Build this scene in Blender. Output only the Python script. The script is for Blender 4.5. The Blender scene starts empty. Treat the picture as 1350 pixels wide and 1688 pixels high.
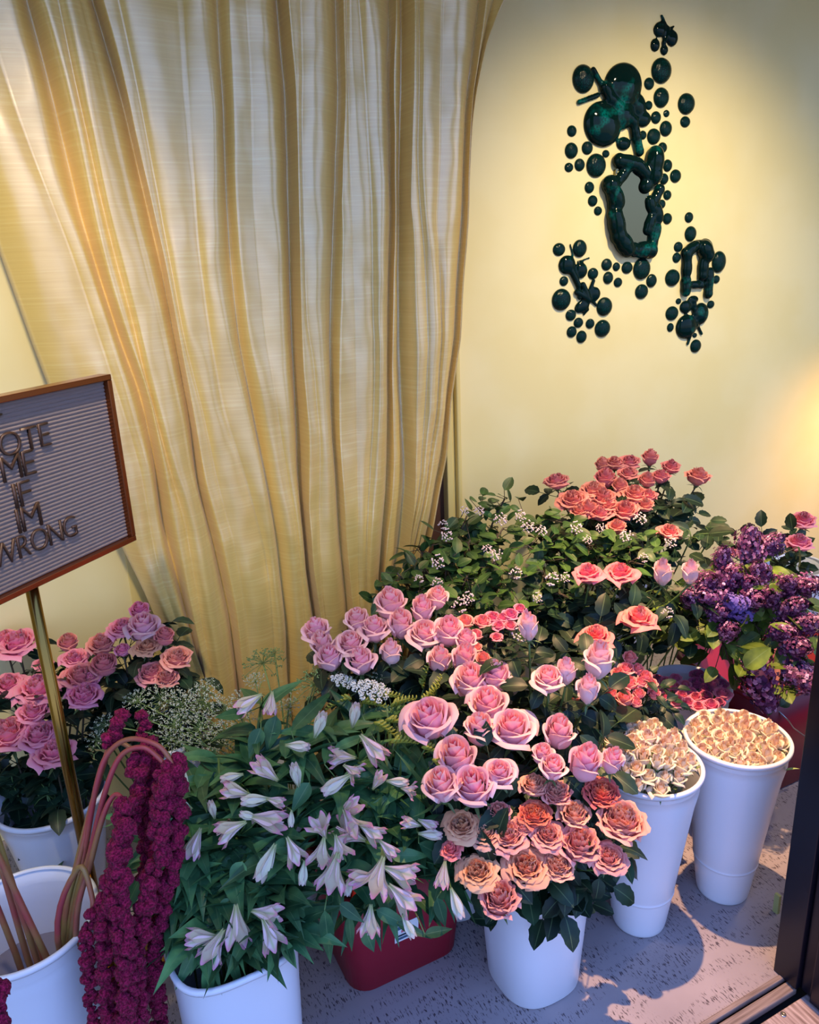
import bpy, math, random
from mathutils import Vector, Matrix, Euler, noise
R = random.Random(7)
S = bpy.context.scene
COL = S.collection
PI = math.pi
def V(*a): return Vector(a)
def srgb(r, g, b):
    f = lambda c: (c/255/12.92) if c/255 <= .04045 else ((c/255+.055)/1.055)**2.4
    return (f(r), f(g), f(b), 1)

# ------------------------------------------------------------------ camera
FPX, CX, CY, CH = 1300., 675., 844., 1.6
dn = V(843-CX, 4844-CY, FPX).normalized(); UP = -dn
XW = V(3407-CX, 307-CY, FPX); XW = (XW - XW.dot(UP)*UP).normalized()
YW = UP.cross(XW)
RW = Matrix((XW, YW, UP))                       # image axes (x right, y down, z forward) to world
CAMP = V(0, 0, CH)
cam_d = bpy.data.cameras.new('camera'); cam = bpy.data.objects.new('camera', cam_d); COL.objects.link(cam)
cam_d.sensor_fit = 'HORIZONTAL'; cam_d.sensor_width = 36; cam_d.lens = FPX/1350*36; cam_d.clip_start = .05
ax = RW @ V(1, 0, 0); ay = RW @ V(0, -1, 0); az = RW @ V(0, 0, -1)
M4 = Matrix((ax, ay, az)).transposed().to_4x4(); M4.translation = CAMP
cam.matrix_world = M4; S.camera = cam
def ray(px, py): return (RW @ V(px-CX, py-CY, FPX)).normalized()
def fl(px, py, z=0.):
    d = ray(px, py); return CAMP + d*((z-CH)/d.z)
def wl(px, py, y):
    d = ray(px, py); return CAMP + d*(y/d.y)
def depth(p): return (RW.transposed() @ (p-CAMP)).z

# ------------------------------------------------------------------ light
S.view_settings.view_transform = 'Standard'; S.view_settings.look = 'None'
S.view_settings.gamma = 1; S.view_settings.exposure = 0.0; S.view_settings.use_curve_mapping = False
w = bpy.data.worlds.new('world'); S.world = w; w.use_nodes = True
nt = w.node_tree; bg = nt.nodes['Background']
tc = nt.nodes.new('ShaderNodeTexCoord'); sx = nt.nodes.new('ShaderNodeSeparateXYZ')
rp = nt.nodes.new('ShaderNodeValToRGB')
nt.links.new(tc.outputs['Generated'], sx.inputs[0])
mr = nt.nodes.new('ShaderNodeMapRange'); mr.inputs[1].default_value = -1; mr.inputs[2].default_value = 1
nt.links.new(sx.outputs['Z'], mr.inputs[0]); nt.links.new(mr.outputs[0], rp.inputs[0])
e = rp.color_ramp.elements
e[0].position = .44; e[0].color = (.30, .31, .38, 1)
e[1].position = .85; e[1].color = (.22, .42, 1.12, 1)
m = e.new(.53); m.color = (.46, .59, .95, 1)
nt.links.new(rp.outputs[0], bg.inputs[0]); bg.inputs[1].default_value = 2.15
def spot(loc, target, power, col, angle, blend=.6, size=.03):
    l = bpy.data.lights.new('warm_spot', 'SPOT'); o = bpy.data.objects.new('warm_spot', l); COL.objects.link(o)
    l.energy = power; l.color = col; l.spot_size = math.radians(angle); l.spot_blend = blend; l.shadow_soft_size = size
    o.location = loc; d = Vector(target)-Vector(loc); o.rotation_euler = d.to_track_quat('-Z', 'Y').to_euler(); return o
WARM = (1, .58, .30)
spot((1.36, 1.36, 2.62), (1.42, 1.12, 0), 440, WARM, 54, .75, .015)          # over the buckets
spot((2.1, .95, 2.70), (2.15, 2.29, .75), 165, (1, .79, .47), 88, 1, .05)     # unseen fill added to brighten the wall right of the curtain
spot((-.1, 1.0, 2.70), (-.05, 2.25, .8), 125, (1, .80, .52), 66, 1, .05)     # washing the left wall
spot((3.4, 1.75, 1.0), (3.5, 2.3, .4), 26, (1, .50, .14), 150, 1, .08)    # warm lamp beyond the door jamb

# ------------------------------------------------------------------ materials
def mat(name, col, rough=.5, **kw):
    m = bpy.data.materials.new(name); m.use_nodes = True
    b = m.node_tree.nodes['Principled BSDF']
    if 'leaf' in name: b.inputs['Specular IOR Level'].default_value = .3
    b.inputs['Base Color'].default_value = col; b.inputs['Roughness'].default_value = rough
    for k, v in kw.items(): b.inputs[k.replace('_', ' ')].default_value = v
    return m
def N(m, t, **kw):
    n = m.node_tree.nodes.new(t)
    for k, v in kw.items(): setattr(n, k, v)
    return n
def L(m, a, b): m.node_tree.links.new(a, b)
def BS(m): return m.node_tree.nodes['Principled BSDF']
def coords(m, scale=(1, 1, 1), kind='Object'):
    t = N(m, 'ShaderNodeTexCoord'); mp = N(m, 'ShaderNodeMapping'); mp.inputs['Scale'].default_value = scale
    L(m, t.outputs[kind], mp.inputs[0]); return mp.outputs[0]
def noise_mix(m, c1, c2, scale, stretch=(1, 1, 1), lo=.4, hi=.6, detail=3, rnd=False):
    n = N(m, 'ShaderNodeTexNoise'); n.inputs['Scale'].default_value = scale; n.inputs['Detail'].default_value = detail
    L(m, coords(m, stretch), n.inputs['Vector'])
    r = N(m, 'ShaderNodeValToRGB'); r.color_ramp.elements[0].position = lo; r.color_ramp.elements[1].position = hi
    r.color_ramp.elements[0].color = c1; r.color_ramp.elements[1].color = c2
    L(m, n.outputs['Fac'], r.inputs[0]); return r.outputs[0], n
def bump(m, height, strength, dist=.01):
    b = N(m, 'ShaderNodeBump'); b.inputs['Strength'].default_value = strength; b.inputs['Distance'].default_value = dist
    L(m, height, b.inputs['Height']); L(m, b.outputs[0], BS(m).inputs['Normal'])
def leafmat(name, c1, c2, rough=.42, back=None):
    m = mat(name, c1, rough)
    c, n = noise_mix(m, c1, c2, 22, lo=.35, hi=.7)
    oi = N(m, 'ShaderNodeObjectInfo'); hs = N(m, 'ShaderNodeHueSaturation')
    mr = N(m, 'ShaderNodeMapRange'); mr.inputs[3].default_value = .75; mr.inputs[4].default_value = 1.25
    L(m, oi.outputs['Random'], mr.inputs[0]); L(m, mr.outputs[0], hs.inputs['Value']); L(m, c, hs.inputs['Color'])
    at = N(m, 'ShaderNodeAttribute'); at.attribute_name = 'tint'; sp = N(m, 'ShaderNodeSeparateColor'); L(m, at.outputs['Color'], sp.inputs[0])
    h2 = N(m, 'ShaderNodeHueSaturation'); mr2 = N(m, 'ShaderNodeMapRange'); mr2.inputs[3].default_value = .65; mr2.inputs[4].default_value = 1.45
    L(m, sp.outputs[2], mr2.inputs[0]); L(m, mr2.outputs[0], h2.inputs['Value']); L(m, hs.outputs[0], h2.inputs['Color'])
    # paler midrib
    mx = N(m, 'ShaderNodeMix', data_type='RGBA'); r = N(m, 'ShaderNodeMapRange')
    r.inputs[1].default_value = .93; r.inputs[2].default_value = 1; L(m, sp.outputs[0], r.inputs[0])
    mm = N(m, 'ShaderNodeMath', operation='MULTIPLY'); mm.inputs[1].default_value = .35; L(m, r.outputs[0], mm.inputs[0])
    L(m, mm.outputs[0], mx.inputs[0]); L(m, h2.outputs[0], mx.inputs[6]); mx.inputs[7].default_value = (.25, .38, .16, 1)
    L(m, mx.outputs[2], BS(m).inputs['Base Color'])
    return m
def petalmat(name, stops, rim, rimf=.5, base=None, rough=.55):
    """stops: [(pos, colour)] along the layers from heart to outer petal"""
    m = mat(name, stops[0][1], rough, Sheen_Weight=.25, Subsurface_Weight=0.0)
    at = N(m, 'ShaderNodeAttribute'); at.attribute_name = 'tint'; sp = N(m, 'ShaderNodeSeparateColor'); L(m, at.outputs['Color'], sp.inputs[0])
    r = N(m, 'ShaderNodeValToRGB'); el = r.color_ramp.elements
    el[0].position, el[0].color = stops[0]; el[1].position, el[1].color = stops[-1]
    for p, c in stops[1:-1]: x = el.new(p); x.color = c
    L(m, sp.outputs[0], r.inputs[0])
    mx = N(m, 'ShaderNodeMix', data_type='RGBA'); mr = N(m, 'ShaderNodeMapRange', interpolation_type='SMOOTHSTEP')
    mr.inputs[1].default_value = .78; mr.inputs[2].default_value = 1; mr.inputs[4].default_value = rimf
    L(m, sp.outputs[1], mr.inputs[0]); L(m, mr.outputs[0], mx.inputs[0]); L(m, r.outputs[0], mx.inputs[6]); mx.inputs[7].default_value = rim
    m2 = N(m, 'ShaderNodeMix', data_type='RGBA'); mr2 = N(m, 'ShaderNodeMapRange', interpolation_type='SMOOTHSTEP')
    mr2.inputs[1].default_value = .38; mr2.inputs[2].default_value = .02; mr2.inputs[4].default_value = .7
    L(m, sp.outputs[1], mr2.inputs[0]); L(m, mr2.outputs[0], m2.inputs[0]); L(m, mx.outputs[2], m2.inputs[6]); m2.inputs[7].default_value = base or rim
    oi = N(m, 'ShaderNodeObjectInfo'); hs = N(m, 'ShaderNodeHueSaturation'); a = N(m, 'ShaderNodeMapRange')
    a.inputs[3].default_value = .485; a.inputs[4].default_value = .515; L(m, oi.outputs['Random'], a.inputs[0]); L(m, a.outputs[0], hs.inputs['Hue'])
    b = N(m, 'ShaderNodeMapRange'); b.inputs[3].default_value = .86; b.inputs[4].default_value = 1.08; L(m, sp.outputs[2], b.inputs[0]); L(m, b.outputs[0], hs.inputs['Value'])
    L(m, m2.outputs[2], hs.inputs['Color']); L(m, hs.outputs[0], BS(m).inputs['Base Color'])
    # light passing through the thin petal
    tr = N(m, 'ShaderNodeBsdfTranslucent'); L(m, hs.outputs[0], tr.inputs[0]); ms = N(m, 'ShaderNodeMixShader'); ms.inputs[0].default_value = .22
    out = m.node_tree.nodes['Material Output']; L(m, BS(m).outputs[0], ms.inputs[1]); L(m, tr.outputs[0], ms.inputs[2]); L(m, ms.outputs[0], out.inputs[0])
    return m

M = {}
# wall paint
m = M['wall'] = mat('yellow wall paint', srgb(240, 222, 150), .45)
c, n = noise_mix(m, srgb(240, 224, 156), srgb(244, 230, 168), 3); L(m, c, BS(m).inputs['Base Color'])
n2 = N(m, 'ShaderNodeTexNoise'); n2.inputs['Scale'].default_value = 260; bump(m, n2.outputs['Fac'], .08, .002)
M['trim'] = mat('yellow gloss trim', srgb(236, 214, 132), .3)
M['ceil'] = mat('ceiling paint', srgb(150, 140, 120), .8)
M['brown'] = mat('brown doorway shade', srgb(92, 60, 44), .6)
# floor
m = M['floor'] = mat('cork flecked linoleum', srgb(190, 180, 184), .42)
base, _ = noise_mix(m, srgb(140, 131, 134), srgb(165, 154, 155), 4, lo=.3, hi=.7, detail=6)
na = N(m, 'ShaderNodeTexNoise'); na.inputs['Scale'].default_value = 1; na.inputs['Detail'].default_value = 2.5; na.inputs['Roughness'].default_value = .6
L(m, coords(m, (270, 60, 1)), na.inputs['Vector'])
r1 = N(m, 'ShaderNodeMapRange'); r1.inputs[1].default_value = .565; r1.inputs[2].default_value = .605; L(m, na.outputs['Fac'], r1.inputs[0])
nb = N(m, 'ShaderNodeTexNoise'); nb.inputs['Scale'].default_value = 1; nb.inputs['Detail'].default_value = 2
L(m, coords(m, (6, 26, 1)), nb.inputs['Vector'])
r2 = N(m, 'ShaderNodeMapRange'); r2.inputs[1].default_value = .42; r2.inputs[2].default_value = .52; L(m, nb.outputs['Fac'], r2.inputs[0])
mu = N(m, 'ShaderNodeMath', operation='MULTIPLY'); L(m, r1.outputs[0], mu.inputs[0]); L(m, r2.outputs[0], mu.inputs[1])
mx = N(m, 'ShaderNodeMix', data_type='RGBA'); L(m, mu.outputs[0], mx.inputs[0]); L(m, base, mx.inputs[6]); mx.inputs[7].default_value = srgb(70, 58, 66)
L(m, mx.outputs[2], BS(m).inputs['Base Color'])
# woods
m = M['plank'] = mat('weathered plank', srgb(160, 140, 135), .6)
c, n = noise_mix(m, srgb(120, 98, 92), srgb(186, 166, 160), 5, (30, 2.0, 1), .35, .65, 4); L(m, c, BS(m).inputs['Base Color'])
m = M['sill'] = mat('worn sill wood', srgb(130, 112, 105), .5)
c, n = noise_mix(m, srgb(100, 84, 80), srgb(150, 134, 126), 5, (2, 40, 1), .3, .7, 4); L(m, c, BS(m).inputs['Base Color'])
m = M['pine'] = mat('pale pine', srgb(196, 158, 108), .5)
c, n = noise_mix(m, srgb(180, 140, 92), srgb(208, 172, 122), 8, (20, 20, 1.5)); L(m, c, BS(m).inputs['Base Color'])
M['navy'] = mat('navy gloss paint', srgb(13, 13, 25), .32)
M['black'] = mat('black gap shade', srgb(18, 18, 22), .6)
M['steel'] = mat('steel', srgb(170, 170, 172), .3, Metallic=1)
# silk
m = M['silk'] = mat('yellow silk dupioni', srgb(224, 192, 96), .5, Metallic=.1, Coat_Weight=1.0, Coat_Roughness=.33, Coat_IOR=2.55, Sheen_Weight=.22, Sheen_Roughness=.5)
t = N(m, 'ShaderNodeTexCoord')
def stn(sc, det):
    mp = N(m, 'ShaderNodeMapping'); mp.inputs['Scale'].default_value = sc; L(m, t.outputs['UV'], mp.inputs[0])
    n = N(m, 'ShaderNodeTexNoise'); n.inputs['Scale'].default_value = 1; n.inputs['Detail'].default_value = det; L(m, mp.outputs[0], n.inputs['Vector']); return n
w1 = stn((9, 170, 1), 5); w2 = stn((14, 420, 1), 2); w3 = stn((500, 30, 1), 2)
cr = N(m, 'ShaderNodeValToRGB'); cr.color_ramp.elements[0].position = .34; cr.color_ramp.elements[1].position = .72
cr.color_ramp.elements[0].color = srgb(228, 192, 90); cr.color_ramp.elements[1].color = srgb(240, 214, 126); k = cr.color_ramp.elements.new(.55); k.color = srgb(234, 200, 100)
L(m, w1.outputs['Fac'], cr.inputs[0]); L(m, cr.outputs[0], BS(m).inputs['Base Color'])
ad = N(m, 'ShaderNodeMath', operation='ADD'); L(m, w1.outputs['Fac'], ad.inputs[0]); L(m, w2.outputs['Fac'], ad.inputs[1])
wr = stn((26, 34, 1), 4)
ad2 = N(m, 'ShaderNodeMath', operation='MULTIPLY_ADD'); L(m, wr.outputs['Fac'], ad2.inputs[0]); ad2.inputs[1].default_value = 1.6; L(m, ad.outputs[0], ad2.inputs[2])
bump(m, ad2.outputs[0], .13, .0013); L(m, BS(m).inputs['Normal'].links[0].from_socket, BS(m).inputs['Coat Normal'])
# glass art
m = M['glass'] = mat('dark green cast glass', (.002, .02, .018, 1), .05, Specular_IOR_Level=.15)
lw = N(m, 'ShaderNodeLayerWeight'); lw.inputs[0].default_value = .45
v = N(m, 'ShaderNodeTexVoronoi'); v.inputs['Scale'].default_value = 130; L(m, coords(m), v.inputs['Vector'])
nn = N(m, 'ShaderNodeTexNoise'); nn.inputs['Scale'].default_value = 16; L(m, coords(m), nn.inputs['Vector'])
rr = N(m, 'ShaderNodeMapRange'); rr.inputs[1].default_value = .56; rr.inputs[2].default_value = .74; L(m, nn.outputs['Fac'], rr.inputs[0])
mu = N(m, 'ShaderNodeMath', operation='MULTIPLY'); L(m, rr.outputs[0], mu.inputs[0]); L(m, v.outputs['Distance'], mu.inputs[1])
m3 = N(m, 'ShaderNodeMath', operation='MULTIPLY'); m3.inputs[1].default_value = 1.6; L(m, mu.outputs[0], m3.inputs[0])
mx = N(m, 'ShaderNodeMix', data_type='RGBA'); L(m, m3.outputs[0], mx.inputs[0]); mx.inputs[6].default_value = (.0015, .012, .011, 1); mx.inputs[7].default_value = (.0, .12, .10, 1)
L(m, mx.outputs[2], BS(m).inputs['Base Color']); bump(m, nn.outputs['Fac'], .15, .01)
M['mirror'] = mat('aged mirror', srgb(112, 108, 80), .06, Metallic=1)
# plastics
M['white'] = mat('white plastic bucket', srgb(226, 229, 236), .28)
m = M['red'] = mat('red plastic bin', srgb(136, 10, 36), .45)
M['copper'] = mat('polished copper frame', srgb(150, 88, 50), .25, Metallic=.9)
m = M['brass'] = mat('brass pole', srgb(150, 116, 56), .22, Metallic=1)
M['felt'] = mat('grey mauve felt', srgb(134, 106, 88), .95, Sheen_Weight=.5)
fn = N(M['felt'], 'ShaderNodeTexNoise'); fn.inputs['Scale'].default_value = 420; bump(M['felt'], fn.outputs['Fac'], .6, .003)
M['letter'] = mat('bronze letters', srgb(84, 60, 44), .4, Metallic=.2)
M['water'] = mat('cloudy water', srgb(120, 116, 128), .08)
M['label'] = mat('white sticker', srgb(225, 232, 235), .4); M['ink'] = mat('blue grey ink', srgb(60, 95, 120), .5); M['inkred'] = mat('pink ink', srgb(200, 110, 130), .5); M['inkdark'] = mat('dark ink', srgb(28, 40, 60), .5)
M['card'] = mat('brown cardboard', srgb(120, 84, 62), .8)
# plants
M['stem'] = mat('green stem', srgb(92, 122, 62), .5); M['darkstem'] = mat('dark rose stem', srgb(70, 60, 44), .55)
M['leaf_rose'] = leafmat('dark rose leaf', srgb(17, 36, 25), srgb(36, 60, 38), .45)
M['leaf_alst'] = leafmat('alstroemeria leaf', srgb(42, 86, 54), srgb(80, 124, 74), .42)
M['leaf_vib'] = leafmat('viburnum leaf', srgb(34, 62, 30), srgb(68, 98, 42), .42)
M['leaf_lilac'] = leafmat('lilac leaf', srgb(58, 80, 30), srgb(106, 128, 48), .45)
M['leaf_lace'] = leafmat('feathery green', srgb(100, 124, 66), srgb(140, 160, 96), .6)
M['sepal'] = mat('sepal green', srgb(84, 108, 62), .5)
M['p_pale'] = petalmat('pale pink petals', [(0, srgb(244, 126, 156)), (.28, srgb(250, 164, 184)), (.6, srgb(252, 190, 202)), (1, srgb(253, 204, 210))], srgb(255, 214, 202), .65, srgb(250, 222, 216))
M['p_white'] = petalmat('blush rose petals', [(0, srgb(238, 160, 176)), (.4, srgb(246, 196, 202)), (1, srgb(248, 220, 222))], srgb(246, 190, 190), .5, srgb(238, 226, 218))
M['p_garden'] = petalmat('salmon garden rose petals', [(0, srgb(228, 140, 108)), (.35, srgb(234, 150, 120)), (.7, srgb(240, 164, 144)), (1, srgb(238, 160, 152))], srgb(247, 190, 164), .6, srgb(212, 96, 96))
M['p_apricot'] = petalmat('apricot garden rose petals', [(0, srgb(212, 116, 70)), (.4, srgb(232, 148, 98)), (1, srgb(244, 178, 142))], srgb(250, 196, 150), .6, srgb(214, 112, 92))
M['p_orange'] = petalmat('burnt orange rose petals', [(0, srgb(242, 150, 72)), (.45, srgb(234, 122, 78)), (1, srgb(222, 108, 94))], srgb(244, 158, 110), .5, srgb(200, 84, 72))
M['p_salmon'] = petalmat('dusky salmon rose petals', [(0, srgb(214, 100, 94)), (.4, srgb(232, 132, 124)), (1, srgb(240, 150, 142))], srgb(248, 174, 154), .6, srgb(220, 108, 112))
M['p_pink'] = petalmat('bright pink garden rose petals', [(0, srgb(246, 112, 136)), (.4, srgb(253, 130, 160)), (1, srgb(253, 150, 178))], srgb(255, 182, 188), .5, srgb(248, 112, 160))
M['p_coral'] = petalmat('coral rose petals', [(0, srgb(238, 92, 104)), (.4, srgb(250, 114, 122)), (1, srgb(252, 136, 142))], srgb(254, 158, 150), .5, srgb(238, 98, 120))
M['p_coralspray'] = petalmat('small salmon pink petals', [(0, srgb(240, 116, 120)), (.4, srgb(248, 142, 142)), (1, srgb(250, 164, 162))], srgb(253, 184, 172), .5, srgb(240, 120, 134))
M['p_hot'] = petalmat('hot pink spray rose petals', [(0, srgb(220, 66, 116)), (.4, srgb(244, 112, 152)), (1, srgb(247, 142, 174))], srgb(250, 168, 188), .5, srgb(226, 90, 136))
M['p_magenta'] = petalmat('dark magenta spray rose petals', [(0, srgb(130, 30, 80)), (.4, srgb(172, 60, 112)), (1, srgb(192, 82, 132))], srgb(206, 106, 150), .5, srgb(136, 40, 90))
M['p_cream'] = petalmat('cream spray rose petals', [(0, srgb(232, 178, 134)), (.35, srgb(246, 224, 190)), (1, srgb(248, 240, 216))], srgb(244, 206, 172), .4, srgb(206, 214, 160))
M['p_alst'] = petalmat('alstroemeria petals', [(0, srgb(216, 160, 168)), (.3, srgb(204, 208, 158)), (.55, srgb(247, 222, 218)), (1, srgb(250, 220, 224))], srgb(242, 150, 190), .85, srgb(166, 186, 92))
M['p_bud'] = petalmat('green white bud petals', [(0, srgb(226, 226, 190)), (1, srgb(236, 228, 214))], srgb(226, 178, 186), .6, srgb(150, 176, 84))
m = M['amar'] = mat('magenta amaranth tassel', srgb(120, 20, 66), .85, Sheen_Weight=.05, Specular_IOR_Level=.1)
c, n = noise_mix(m, srgb(96, 8, 40), srgb(168, 34, 80), 260, lo=.4, hi=.66); L(m, c, BS(m).inputs['Base Color']); bump(m, n.outputs['Fac'], 1, .006)
m = M['amstem'] = mat('red amaranth stem', srgb(150, 62, 62), .45)
c, n = noise_mix(m, srgb(158, 60, 64), srgb(136, 118, 62), 6, (1, 1, 1.0), .42, .6); L(m, c, BS(m).inputs['Base Color'])
M['lacewhite'] = mat('greenish white floret', srgb(196, 198, 168), .7); M['whiteflower'] = mat('white floret', srgb(232, 234, 222), .7); M['pinkwhite'] = mat('pinkish white floret', srgb(226, 208, 204), .7)
m = M['lilac'] = mat('lilac floret', srgb(112, 60, 130), .6)
at = N(m, 'ShaderNodeAttribute'); at.attribute_name = 'tint'; sp = N(m, 'ShaderNodeSeparateColor'); L(m, at.outputs['Color'], sp.inputs[0])
r = N(m, 'ShaderNodeValToRGB'); r.color_ramp.elements[0].color = srgb(70, 24, 66); r.color_ramp.elements[1].color = srgb(206, 160, 206); k = r.color_ramp.elements.new(.6); k.color = srgb(122, 58, 118)
L(m, sp.outputs[2], r.inputs[0]); L(m, r.outputs[0], BS(m).inputs['Base Color'])
M['bluelilac'] = mat('blue violet floret', srgb(126, 104, 190), .6)
M['greenbud'] = mat('yellow green bud', srgb(150, 158, 60), .45); M['yellow'] = mat('yellow petals', srgb(214, 160, 30), .6)

# ------------------------------------------------------------------ mesh builder
class MB:
    def __init__(s): s.v = []; s.f = []; s.c = []; s.uv = None
    def grid(s, fn, nu, nv, cf=None, closeu=False):
        o = len(s.v)
        for j in range(nv+1):
            for i in range(nu if closeu else nu+1):
                u, v = i/nu, j/nv; s.v.append(tuple(fn(u, v))); s.c.append(cf(u, v) if cf else (.5, .5, .5))
        w = nu if closeu else nu+1
        for j in range(nv):
            for i in range(nu):
                a = o+j*w+i; b = o+j*w+(i+1) % w; s.f.append((a, b, b+w, a+w))
    def tube(s, pts, rad, n=7, cap=True, c=(.5, .5, .5)):
        o = len(s.v); pts = [Vector(p) for p in pts]; k = len(pts)
        if not hasattr(rad, '__len__'): rad = [rad]*k
        t0 = (pts[1]-pts[0]).normalized(); x = t0.orthogonal().normalized()
        for i, p in enumerate(pts):
            t = (pts[min(i+1, k-1)]-pts[max(i-1, 0)]).normalized(); x = (x-x.dot(t)*t)
            x = x.normalized() if x.length > 1e-6 else t.orthogonal().normalized(); y = t.cross(x)
            for a in range(n):
                an = 2*PI*a/n; s.v.append(tuple(p+(x*math.cos(an)+y*math.sin(an))*rad[i])); s.c.append(c)
        for i in range(k-1):
            for a in range(n):
                q = o+i*n+a; q2 = o+i*n+(a+1) % n; s.f.append((q, q2, q2+n, q+n))
        if cap: s.f.append(tuple(o+a for a in range(n))[::-1]); s.f.append(tuple(o+(k-1)*n+a for a in range(n)))
    def ell(s, c, r, nu=12, nv=8, rot=None, col=(.5, .5, .5), lump=0, seed=0):
        c = Vector(c); r = (r, r, r) if not hasattr(r, '__len__') else r
        def fn(u, v):
            th = 2*PI*u; ph = PI*v; d = V(math.sin(ph)*math.cos(th), math.sin(ph)*math.sin(th), math.cos(ph))
            k = 1+lump*noise.noise(d*2.3+V(seed, seed*.7, 0)) if lump else 1
            p = V(d.x*r[0], d.y*r[1], d.z*r[2])*k
            if rot: p = rot @ p
            return c+p
        s.grid(fn, nu, nv, (lambda u, v: col), True)
    def box(s, a, b, rot=None, org=None):
        o = len(s.v)
        for z in (a[2], b[2]):
            for x, y in ((a[0], a[1]), (b[0], a[1]), (b[0], b[1]), (a[0], b[1])):
                s.v.append((x, y, z)); s.c.append((.5, .5, .5))
        for q in ((0, 3, 2, 1), (4, 5, 6, 7), (0, 1, 5, 4), (1, 2, 6, 5), (2, 3, 7, 6), (3, 0, 4, 7)): s.f.append(tuple(o+i for i in q))
    def lathe(s, prof, n=48, sq=2.0, sx=1, sy=1, c=(0, 0)):
        def fn(u, v):
            r, z = prof[int(round(v*(len(prof)-1)))]; a = 2*PI*u; ca, sa = math.cos(a), math.sin(a)
            k = (abs(ca)**sq+abs(sa)**sq)**(-1/sq)
            return (c[0]+r*k*ca*sx, c[1]+r*k*sa*sy, z)
        s.grid(fn, n, len(prof)-1, None, True)
    def leaf(s, base, d, nrm, ln, wd, droop=.3, fold=.25, twist=0, shape=0, nv=7, serr=0):
        """shape 0 lanceolate, 1 oval"""
        base = Vector(base); d = Vector(d).normalized(); nrm = Vector(nrm); sd = d.cross(nrm)
        if sd.length < 1e-3: sd = d.orthogonal()
        sd.normalize(); up = sd.cross(d).normalized(); rb = R.random()
        def wf(v): return (math.sin(PI*min(1, v)**.66)*(1-.25*v) if shape == 0 else math.sin(PI*v**.85)**.62)*(1-.0*v)
        def fn(u, v):
            q = (u-.5)*2; p = base+d*ln*v*(1-.12*droop*v)-up*ln*droop*v*v
            tw = twist*v; s2 = sd*math.cos(tw)+up*math.sin(tw); u2 = up*math.cos(tw)-sd*math.sin(tw)
            ww = wd*.5*wf(v) if v < .995 else 0
            if serr and abs(q) > .9: ww *= 1+serr*(-1)**int(round(v*nv))
            return p+s2*ww*q+u2*abs(q)*ww*fold
        s.grid(fn, 4, nv, lambda u, v: (1-abs(u-.5)*2, v, rb))
    def add(s, o, mtx, ctint=None):
        k = len(s.v); s.v += [tuple(mtx @ Vector(p)) for p in o.v]; s.c += o.c; s.f += [tuple(i+k for i in f) for f in o.f]
    def mesh(s, name, mt, smooth=True):
        me = bpy.data.meshes.new(name); me.from_pydata(s.v, [], s.f)
        ca = me.color_attributes.new('tint', 'FLOAT_COLOR', 'POINT'); ca.data.foreach_set('color', [x for c in s.c for x in (c[0], c[1], c[2], 1)])
        me.materials.append(mt)
        if smooth: me.polygons.foreach_set('use_smooth', [True]*len(me.polygons))
        me.update(); return me
def link(name, me, parent=None, mtx=None):
    o = bpy.data.objects.new(name, me); COL.objects.link(o)
    if parent: o.parent = parent
    if mtx is not None: o.matrix_basis = mtx
    return o
def tag(o, label, cat, group=None, kind=None):
    o['label'] = label; o['category'] = cat
    if group: o['group'] = group
    if kind: o['kind'] = kind
    return o
def thing(name, label, cat, loc=(0, 0, 0), group=None):
    o = bpy.data.objects.new(name, None); COL.objects.link(o); o.location = loc; o.empty_display_size = .02
    return tag(o, label, cat, group)
def part(name, mb, mt, parent, smooth=True): return link(name, mb.mesh(name, mt, smooth), parent)
def struct(name, mb, mt, smooth=False):
    o = link(name, mb.mesh(name, mt, smooth)); o['kind'] = 'structure'; return o
def bevel(o, w=.003, seg=2):
    b = o.modifiers.new('bevel', 'BEVEL'); b.width = w; b.segments = seg; b.limit_method = 'ANGLE'
def T(p): return Matrix.Translation(Vector(p))
def bez(a, b, c, n=8): return [a*(1-t)**2+b*2*t*(1-t)+c*t*t for t in [i/n for i in range(n+1)]]
def local(pts, o): return [Vector(p)-Vector(o) for p in pts]

# ------------------------------------------------------------------ the room
WY = 2.29; TY = .88                                   # back wall, inner edge of the threshold
def boxs(name, a, b, mt, bev=0):
    q = MB(); q.box(a, b); o = struct(name, q, mt)
    if bev: bevel(o, bev)
    return o
q = MB(); q.box((-1.6, TY, -.03), (4.6, WY, 0)); struct('floor', q, M['floor'])
boxs('wall_back', (-1.6, WY, -.03), (4.6, WY+.1, 2.9), M['wall'])
boxs('wall_left', (-1.7, .6, -.03), (-1.6, WY+.1, 2.9), M['wall'])
boxs('wall_right', (4.6, .6, -.03), (4.7, WY+.1, 2.9), M['wall'])
boxs('ceiling', (-1.6, .6, 2.75), (4.6, WY, 2.85), M['ceil'])
boxs('wall_top', (-1.6, .66, 2.62), (4.6, .76, 2.75), M['navy'])
boxs('wall_front', (1.40, .66, 0.0), (1.62, .76, 2.62), M['navy'])
boxs('wall_low', (1.62, .66, 0.0), (4.6, .76, .45), M['navy'])
# casing of the doorway the curtain covers
dx1 = wl(733, 700, WY-.03).x; dx2 = wl(757, 700, WY-.03).x
boxs('doorway_shade', (.40, WY-.012, 0), (dx1-.001, WY-.001, 2.6), M['brown'])  # brown panel on the solid wall, painted as the shade of the doorway opening
w_ = dx2-dx1
boxs('trim_1', (dx1, WY-.040, 0), (dx1+.40*w_, WY-.001, 2.6), M['trim'], .003)
boxs('trim_2', (dx1+.42*w_, WY-.030, 0), (dx1+.68*w_, WY-.001, 2.6), M['trim'], .005)
boxs('trim_3', (dx1+.70*w_, WY-.045, 0), (dx2, WY-.001, 2.6), M['trim'], .005)
xs = wl(215, 975, WY).x
boxs('trim_4', (xs, WY-.006, 0), (xs+.10, WY-.001, 2.6), M['trim'], .002)
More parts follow.
